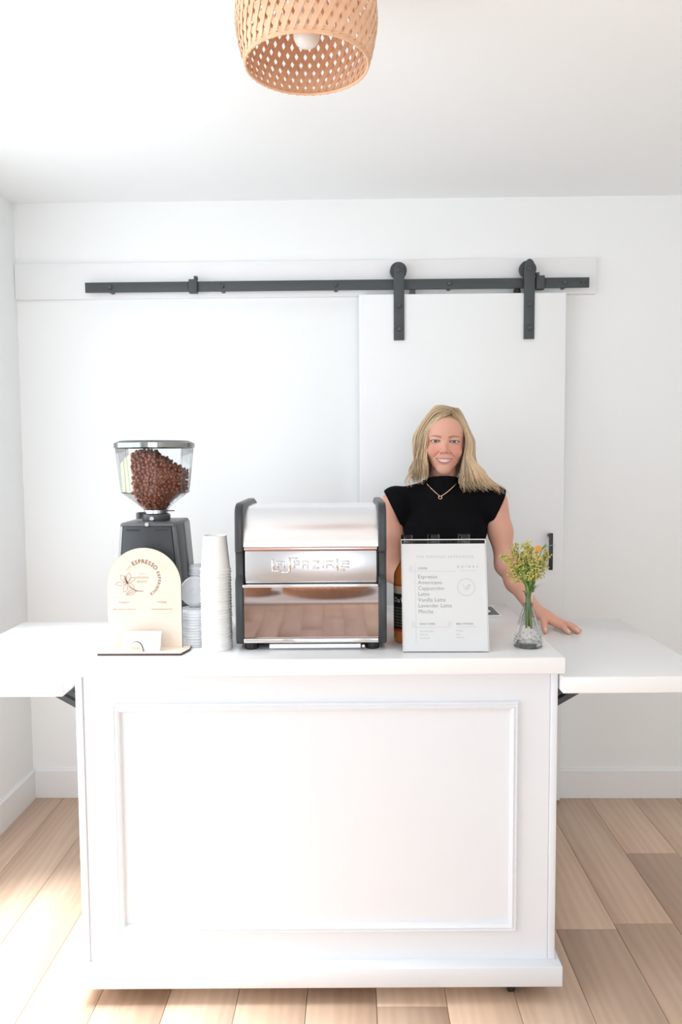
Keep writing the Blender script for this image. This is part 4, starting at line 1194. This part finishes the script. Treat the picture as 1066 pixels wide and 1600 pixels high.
# right-of-picture arm, palm resting on the side leaf
WZ = ZT - .0527
A = Field((.53, .455, WZ - .004), (.875, .97, 1.44), .0026)
sh, el, wr = (.632, .905, 1.360), (.6645, .872, 1.128), (.7180, .648, 1.005)
A.C(sh, (.6480, .892, 1.25), .0455, .0415, .001); A.C((.6480, .892, 1.25), el, .0415, .0350, .03)
A.C(el, (.6860, .790, 1.078), .0355, .0350, .03); A.C((.6860, .790, 1.078), wr, .0350, .0235, .03)
pal = [(.7370, .612, .992), (.7800, .570, .972), (.7660, .552, .966), (.7930, .588, .972), (.7480, .600, .985)]
A.C(wr, (.7520, .596, .990), .0235, .0190, .02)
A.C((.7380, .610, .992), (.7790, .556, .9690), .0170, .0118, .016)
A.C((.7420, .616, .992), (.7900, .570, .9720), .0165, .0120, .014)
A.C((.7460, .624, .990), (.8000, .586, .9700), .0155, .0115, .014)
A.C((.7460, .630, .988), (.8060, .602, .9665), .0140, .0105, .014)
def finger(base, j1, j2, tip, r):
    A.C(base, j1, r[0], r[1], .005); A.C(j1, j2, r[1], r[2], .004); A.C(j2, tip, r[2], r[3], .004)
fz = WZ
finger((.7790, .556, .9690), (.7900, .5300, .9685), (.7955, .5150, .9600), (.8000, .5035, fz + .0066), (.0100, .0090, .0082, .0066))
finger((.7900, .570, .9720), (.8085, .5440, .9720), (.8225, .5255, .9635), (.8330, .5125, fz + .0068), (.0102, .0094, .0085, .0068))
finger((.8000, .586, .9700), (.8215, .5660, .9690), (.8370, .5520, .9610), (.8470, .5430, fz + .0066), (.0098, .0088, .0080, .0066))
finger((.8060, .602, .9665), (.8230, .5905, .9640), (.8350, .5830, .9590), (.8430, .5780, fz + .0060), (.0086, .0078, .0070, .0058))
finger((.7400, .598, .9850), (.7330, .5600, .9720), (.7290, .5330, .9610), (.7265, .5140, fz + .0078), (.0145, .0112, .0098, .0080))
NAIL = np.array([.80, .60, .57])
def nails(V, c):
    for p, dv in (((.8000, .5035, fz + .0066), (.30, -.95)), ((.8330, .5125, fz + .0068), (.63, -.78)), ((.8470, .5430, fz + .0066), (.74, -.67)), ((.8430, .5780, fz + .006), (.85, -.53)), ((.7265, .5140, fz + .0078), (-.1, -1))):
        q = V - np.array(p); al = q[:, 0] * dv[0] + q[:, 1] * dv[1]; la = q[:, 0] * dv[1] - q[:, 1] * dv[0]
        m = np.clip(1.4 - np.sqrt(((al + .001) / .0075) ** 2 + (la / .0055) ** 2) * 1.1, 0, 1) * (q[:, 2] > .0015)
        c = blend(c, NAIL, m)
    return c
add_piece(A, nails)
# left-of-picture arm, bent, hand on the worktop behind the menu
A = Field((.19, .60, ZT - .004), (.50, .98, 1.44), .003)
sh, el, wr = (.250, .905, 1.360), (.2485, .918, 1.095), (.3600, .760, 1.045)
A.C(sh, (.2450, .912, 1.24), .0455, .0410, .001); A.C((.2450, .912, 1.24), el, .0410, .0350, .03)
A.C(el, (.2950, .850, 1.078), .0350, .0335, .03); A.C((.2950, .850, 1.078), wr, .0335, .0235, .03)
A.C(wr, (.3850, .725, 1.030), .0230, .0190, .02)
for bx, by_, j in ((.405, .690, 0), (.416, .700, 1), (.424, .712, 2), (.428, .726, 3)):
    A.C((.378, .735, 1.032), (bx, by_, 1.022), .0165, .0110, .012)
    d = Vector((.055 - .008 * j, -.055 + .014 * j, 0)); L = (.052, .058, .054, .044)[j]; d = d.normalized() * L
    finger((bx, by_, 1.022), (bx + d.x * .4, by_ + d.y * .4, 1.024), (bx + d.x * .75, by_ + d.y * .75, 1.016), (bx + d.x, by_ + d.y, ZT + .0068), (.0100, .0090, .0082, .0066))
finger((.372, .725, 1.028), (.378, .695, 1.018), (.386, .672, 1.012), (.394, .655, ZT + .0078), (.0145, .0112, .0098, .0080))
add_piece(A)
# legs below the dress
A = Field((.30, .78, FZ), (.59, 1.06, .62), .005)
for s in (-1, 1):
    A.C((.44 + s * .085, .915, .60), (.44 + s * .080, .905, .50), .062, .050, .001)
    A.C((.44 + s * .080, .905, .50), (.44 + s * .078, .925, .37), .050, .052, .03)
    A.C((.44 + s * .078, .925, .37), (.44 + s * .076, .930, .13), .052, .032, .03)
    A.C((.44 + s * .076, .935, .105), (.44 + s * .080, .820, .08), .036, .026, .02)
add_piece(A)
# torso under the dress joins neck, arms and legs
A = Field((.23, .82, .48), (.65, 1.04, 1.45), .007)
A.E((.443, .930, 1.245), (.140, .078, .140), .001); A.E((.440, .928, 1.10), (.125, .070, .14), .05); A.E((.440, .930, .93), (.155, .095, .14), .06)
A.C((.443 - .17, .910, 1.355), (.443 + .17, .910, 1.355), .034, .034, .04); A.C((.434, .912, 1.36), (.432, .900, 1.43), .046, .044, .03)
for s in (-1, 1): A.C((.44 + s * .085, .92, .88), (.44 + s * .085, .915, .52), .075, .058, .03)
add_piece(A)
skin = mesh_np('body', np.concatenate(SV) - PO, np.concatenate(SF), attr_mat('skin', .45, sub=.12, spec=.35), pers, np.concatenate(SCOL))
for s in (-1, 1):
    MB().ball((.44 + s * .081 - PO[0], .865 - PO[1], FZ + .031 - PO[2]), (.043, .115, .030), 20, 10).build('shoe', 'shoe', pers, smooth=True, angle=180)

# ---------------------------------------------------------------- eyes and teeth
def eye_mat():
    m = P('eye', (.8, .8, .8), .08); nt = m.node_tree; b = nt.nodes['Principled BSDF']
    tc = nt.nodes.new('ShaderNodeTexCoord'); sx = nt.nodes.new('ShaderNodeSeparateXYZ'); nt.links.new(tc.outputs['Object'], sx.inputs[0])
    cm = nt.nodes.new('ShaderNodeCombineXYZ'); nt.links.new(sx.outputs['X'], cm.inputs['X']); nt.links.new(sx.outputs['Z'], cm.inputs['Z'])
    ln = nt.nodes.new('ShaderNodeVectorMath'); ln.operation = 'LENGTH'; nt.links.new(cm.outputs[0], ln.inputs[0])
    mr = nt.nodes.new('ShaderNodeMapRange'); mr.inputs['From Max'].default_value = .0145; nt.links.new(ln.outputs['Value'], mr.inputs['Value'])
    cr = nt.nodes.new('ShaderNodeValToRGB'); cr.color_ramp.interpolation = 'CONSTANT'; e = cr.color_ramp.elements
    e[0].color = (.004, .004, .005, 1); e[1].position = .19; e[1].color = (.10, .13, .15, 1)
    q = e.new(.38); q.color = (.03, .04, .05, 1); q = e.new(.44); q.color = (.62, .60, .58, 1)
    nt.links.new(mr.outputs[0], cr.inputs['Fac']); nt.links.new(cr.outputs['Color'], b.inputs['Base Color'])
    return m
EM = eye_mat()
RQ = Matrix(HR.tolist()).to_euler()
for s in (-1, 1):
    c = h2w([(s * .0335, .0185, -.0002)])[0] - PO
    MB().ball((0, 0, 0), .0148, 24, 16).build('eye', EM, pers, smooth=True, angle=180, loc=tuple(c), rot=RQ)
tb = MB()
for i in range(-5, 5):
    wd_ = .0062; x0 = i * wd_ + .0002; x1 = (i + 1) * wd_ - .0002; hgt = .0105 if i in (-1, 0) else (.0095 if i in (-2, 1) else .0088)
    v = []
    for xx in (x0, x1):
        yy = .0050 + 9.0 * xx * xx
        for zz_ in (-.0600, -.0640, -.0640 - hgt):
            v += [(xx, yy + (.0008 if zz_ < -.07 else 0), zz_), (xx, yy + .005, zz_)]
    tb.add(v, [(0, 2, 8, 6), (2, 4, 10, 8), (4, 5, 11, 10), (1, 3, 2, 0), (3, 5, 4, 2), (6, 8, 9, 7), (8, 10, 11, 9), (0, 6, 7, 1)])
tb.v = [tuple(p) for p in (h2w(np.array(tb.v)) - PO)]
tb.build('teeth', 'teeth', pers, smooth=True, angle=40)

# ---------------------------------------------------------------- black mock-neck dress with cap sleeves
D = Field((.165, .735, .44), (.715, 1.075, 1.49), .0042)
D.E((.443, .925, 1.245), (.163, .100, .155), .001)               # rib cage
D.E((.443, .930, 1.375), (.150, .075, .055), .05)
for s in (-1, 1):
    D.E((.443 + s * .072, .872, 1.238), (.070, .062, .066), .05)
    D.C((.443 + s * .06, .925, 1.395), (.443 + s * .190, .912, 1.365), .040, .048, .03)
    D.C((.443 + s * .185, .912, 1.366), (.443 + s * .225, .908, 1.330), .048, .052, .02)
for s in (-1, 1):
    D.C((.443 + s * .185, .912, 1.366), (.443 + s * .196, .904, 1.312), .050, .052, .02)
D.E((.440, .925, 1.10), (.152, .092, .15), .05)                  # waist
D.E((.440, .925, .93), (.186, .125, .15), .06)                   # hips
D.C((.440, .925, .90), (.440, .925, .46), .150, .165, .06)
neck0, neck1 = np.array((.434, .908, 1.395)), np.array((.4300, .884, 1.475))
D.C(tuple(neck0), tuple(neck1), .070, .0620, .03)
# cuts: collar edge, sleeve openings, hem
cu = (neck1 - neck0) / np.linalg.norm(neck1 - neck0)
pl = (D.Y - neck1[1]) * .20 + (D.Z - 1.4500)
D.d = np.maximum(D.d, pl)
for s in (-1, 1):
    p0 = (.443 + s * .2270, 1.400); n = (s * .90, -.436)
    D.d = np.maximum(D.d, np.where((D.X - .443) * s > .145, (D.X - p0[0]) * n[0] + (D.Z - p0[1]) * n[1], -9))
D.d = np.maximum(D.d, .50 - D.Z)
V, Fq = D.mesh()
mesh_np('dress', V - PO, Fq, 'dress', pers)

# ---------------------------------------------------------------- necklace
def on_dress(x, z, off=.0022):
    y = D.front(x, z)
    return Vector((x - PO[0], (y if y else .84) - off - PO[1], z - PO[2]))
ch = []
L0, Lp, R0 = (.3700, 1.4360), (.4175, 1.3860), (.4780, 1.4330)
for i in range(15):
    t = i / 14; ch.append((L0[0] + (Lp[0] - L0[0]) * t, L0[1] + (Lp[1] - L0[1]) * (t ** .80)))
for i in range(1, 15):
    t = i / 14; ch.append((Lp[0] + (R0[0] - Lp[0]) * t, Lp[1] + (R0[1] - Lp[1]) * (t ** 1.25)))
nk = MB().tube([on_dress(a, b) for a, b in ch], .0016, 6).build('necklace', 'gold', pers, smooth=True, angle=180)
pc_ = on_dress(Lp[0], Lp[1] - .004, .004)
MB().tube([pc_ + Vector((.0062 * math.cos(2 * math.pi * i / 20), 0, .0055 * math.sin(2 * math.pi * i / 20))) for i in range(21)], .0015, 6, cap=False).build('ring_pendant', 'gold', nk, smooth=True, angle=180)

# ---------------------------------------------------------------- hair: locks swept from a side parting
hr = random.Random(21)
HV, HF, HCc = [], [], []
def lock(pts, r0, flat, tone, root_dark=True):
    pts = catmull([Vector(p) for p in pts], 4); n = len(pts)
    cut = .84 + .16 * hr.random() ** .7; pts = pts[:max(6, int(n * cut))]; n = len(pts)
    ph, am = hr.random() * 6.28, .0012 + hr.random() * .0030
    pts = [p + Vector((math.sin(ph + i * .55), .6 * math.cos(ph * 2 + i * .45), 0)) * (am * (i / n) ** 1.3) for i, p in enumerate(pts)]
    rad = [r0 * (min(1, .55 + i / n * 2) if i < n * .6 else max(.08, 1 - ((i / n) - .6) / .4 * .92)) for i in range(n)]
    mb = MB().tube(pts, rad, 5, flat, cap=True)
    k = len(HV); HV.extend(mb.v); HF.extend([tuple(i + k for i in f) for f in mb.f])
    warm = hr.random()
    for i in range(n):
        t = i / n
        base = (np.array([.66, .515, .345]) * (1 - warm) + np.array([.56, .385, .225]) * warm) * tone
        dark = np.array([.30, .205, .115])
        wgt = max(0, 1 - t * 4.0) * .75 if root_dark else 0
        c = base * (1 - wgt) + dark * wgt
        HCc.extend([c] * 5)
def skull(x, yv, inflate):
    """z on top of the (inflated) cranium at x, y"""
    rx, ry, rz = .073 + inflate, .094 + inflate, .084 + inflate
    q = 1 - (x / rx) ** 2 - ((yv - .088) / ry) ** 2
    return .030 + rz * math.sqrt(max(q, .0))
def clump(u, v, k):
    return .58 + .78 * random.Random(int(u * 13) * 97 + int(v * 9) * 13 + k * 7).random()
PX = .027                                            # parting
def lerp(a, b, t): return a + (b - a) * t
for i in range(900):                                 # picture-left side
    v = hr.random() ** 1.1; u = hr.random()
    if i < 190: v = hr.random() * .10
    g = lambda s_: hr.gauss(0, s_)
    inf = .004 + .016 * u
    yr = .016 + .145 * v
    y1 = lerp(.012, .150, v)
    root = (PX + .006 - .010 * hr.random(), yr, skull(PX, max(yr, .022), inf * .7) if v > .05 else .088 + .022 * u)
    if v < .10:                                      # front locks sweep across the forehead corner
        w2 = u
        pts = [(PX + g(.002), .030 + g(.003), .104 + .010 * w2), (-.004 + g(.002), .0145 - .004 * w2, .0925 + .012 * w2), (-.036 - .006 * w2, .0140 - .003 * w2, .0680 + .018 * w2),
               (-.0565 - .016 * w2, .026, .030 + .012 * w2), (-.0605 - .030 * w2, .030 + g(.003), -.010), (-.0620 - .040 * w2, .026 + g(.004), -.060),
               (-.0580 - .046 * w2 + g(.003), .022 + g(.004), -.110), (-.0660 - .036 * w2 + g(.006), .016 + g(.006), -.142 - .036 * hr.random() ** 1.2)]
    else:
        ym = lerp(.030, .150, v); bx_ = .078 + inf + .010 * u
        sq = math.sqrt(max(0, 1 - ((ym - .088) / .112) ** 2))
        pts = [root, (-.020, lerp(yr, ym, .4), skull(-.020, lerp(yr, ym, .4), inf)), (-.052, lerp(yr, ym, .8), skull(-.052, lerp(yr, ym, .8), inf)),
               (-bx_ * sq - .002, ym, .028), (-(bx_ + .002 + .008 * u) * max(sq, .55), ym, -.020), (-(.084 + .024 * u) * max(sq, .55) + g(.003), lerp(.032, .135, v), -.070),
               (-(.088 + .036 * u) * max(sq, .6) + g(.004), lerp(.032, .125, v), -.115), (-(.082 + .034 * u) * max(sq, .6) + g(.007), lerp(.026, .120, v) + g(.006), -.138 - .040 * hr.random() ** 1.2)]
    tone = clump(u, v, 0) * (.85 + .3 * hr.random())
    lock(pts, .0021 + hr.random() * .0017, .6, tone)
for i in range(900):                                 # picture-right side, flowing out over the shoulder
    v = hr.random() ** 1.1; u = hr.random(); g = lambda s_: hr.gauss(0, s_)
    if i < 190: v = hr.random() * .08
    inf = .004 + .014 * u
    yr = .020 + .145 * v; ym = lerp(.034, .150, v)
    sq = math.sqrt(max(0, 1 - ((ym - .088) / .112) ** 2)); bx_ = .079 + inf
    root = (PX - .006 + .010 * hr.random(), yr, skull(PX, max(yr, .024), inf * .7) if v > .05 else .098 + .014 * u)
    flow = u * (1 - .35 * v)
    pts = [root, (.052, lerp(yr, ym, .5), skull(.052, lerp(yr, ym, .5), inf) - (.006 if v < .08 else 0)), ((bx_ * max(sq, .62)) - .004, ym, .036),
           ((bx_ + .004 + .010 * u) * max(sq, .62), ym - .004, -.006), ((.078 + .034 * u) * max(sq, .7), lerp(.034, .13, v), -.055),
           (.064 + .075 * flow + g(.003), lerp(.026, .12, v) - .01 * u, -.100), (.060 + .115 * flow + g(.005), lerp(.020, .11, v) - .012 * u, -.140 - .008 * hr.random()),
           (.066 + .160 * flow + g(.010), lerp(.016, .10, v) - .010 * u + g(.006), -.146 - .044 * hr.random() ** 1.4 - .012 * (1 - u))]
    tone = clump(u, v, 1) * (.82 + .3 * hr.random())
    lock(pts, .0021 + hr.random() * .0017, .6, tone)
for i in range(300):                                 # hair behind the neck
    u = hr.random() * 2 - 1; g = lambda s_: hr.gauss(0, s_); v = .8 + .2 * hr.random()
    pts = [(u * .055 + .01, .150 + g(.004), .085 + g(.004)), (u * .070, .178 + g(.004), .040), (u * .078, .176 + g(.005), -.010), (u * .082, .160 + g(.006), -.060),
           (u * .088 + g(.004), .140 + g(.006), -.105), (u * .095 + .012 + g(.005), .120 + g(.008), -.145 - .02 * hr.random())]
    lock(pts, .0030 + hr.random() * .002, .6, clump((u + 1) / 2, v, 2) * .85)
for i in range(26):                                  # loose wisps at the ends
    u = hr.random(); g = lambda s_: hr.gauss(0, s_)
    if i % 2: pts = [(.11 + .03 * u, .04, -.10), (.15 + .04 * u, .03, -.140), (.175 + .05 * u + g(.01), .025, -.165 + g(.006)), (.18 + .06 * u + g(.015), .02, -.185 + g(.010))]
    else: pts = [(-.09 - .02 * u, .03, -.08), (-.11 - .02 * u, .028, -.12), (-.122 - .02 * u, .026, -.150), (-.105 - .03 * u, .022, -.172 + g(.004))]
    lock(pts, .0013, .7, .9 + .3 * hr.random(), False)
HVw = h2w(np.array(HV)) - PO
me = bpy.data.meshes.new('hair'); me.from_pydata([tuple(p) for p in HVw], [], HF); me.update()
at = me.color_attributes.new('Col', 'FLOAT_COLOR', 'POINT')
at.data.foreach_set('color', np.concatenate([np.array(HCc), np.ones((len(HCc), 1))], 1).astype(np.float32).ravel())
for p in me.polygons: p.use_smooth = True
link('hair', me, attr_mat('blonde_hair', .42, spec=.35), pers)
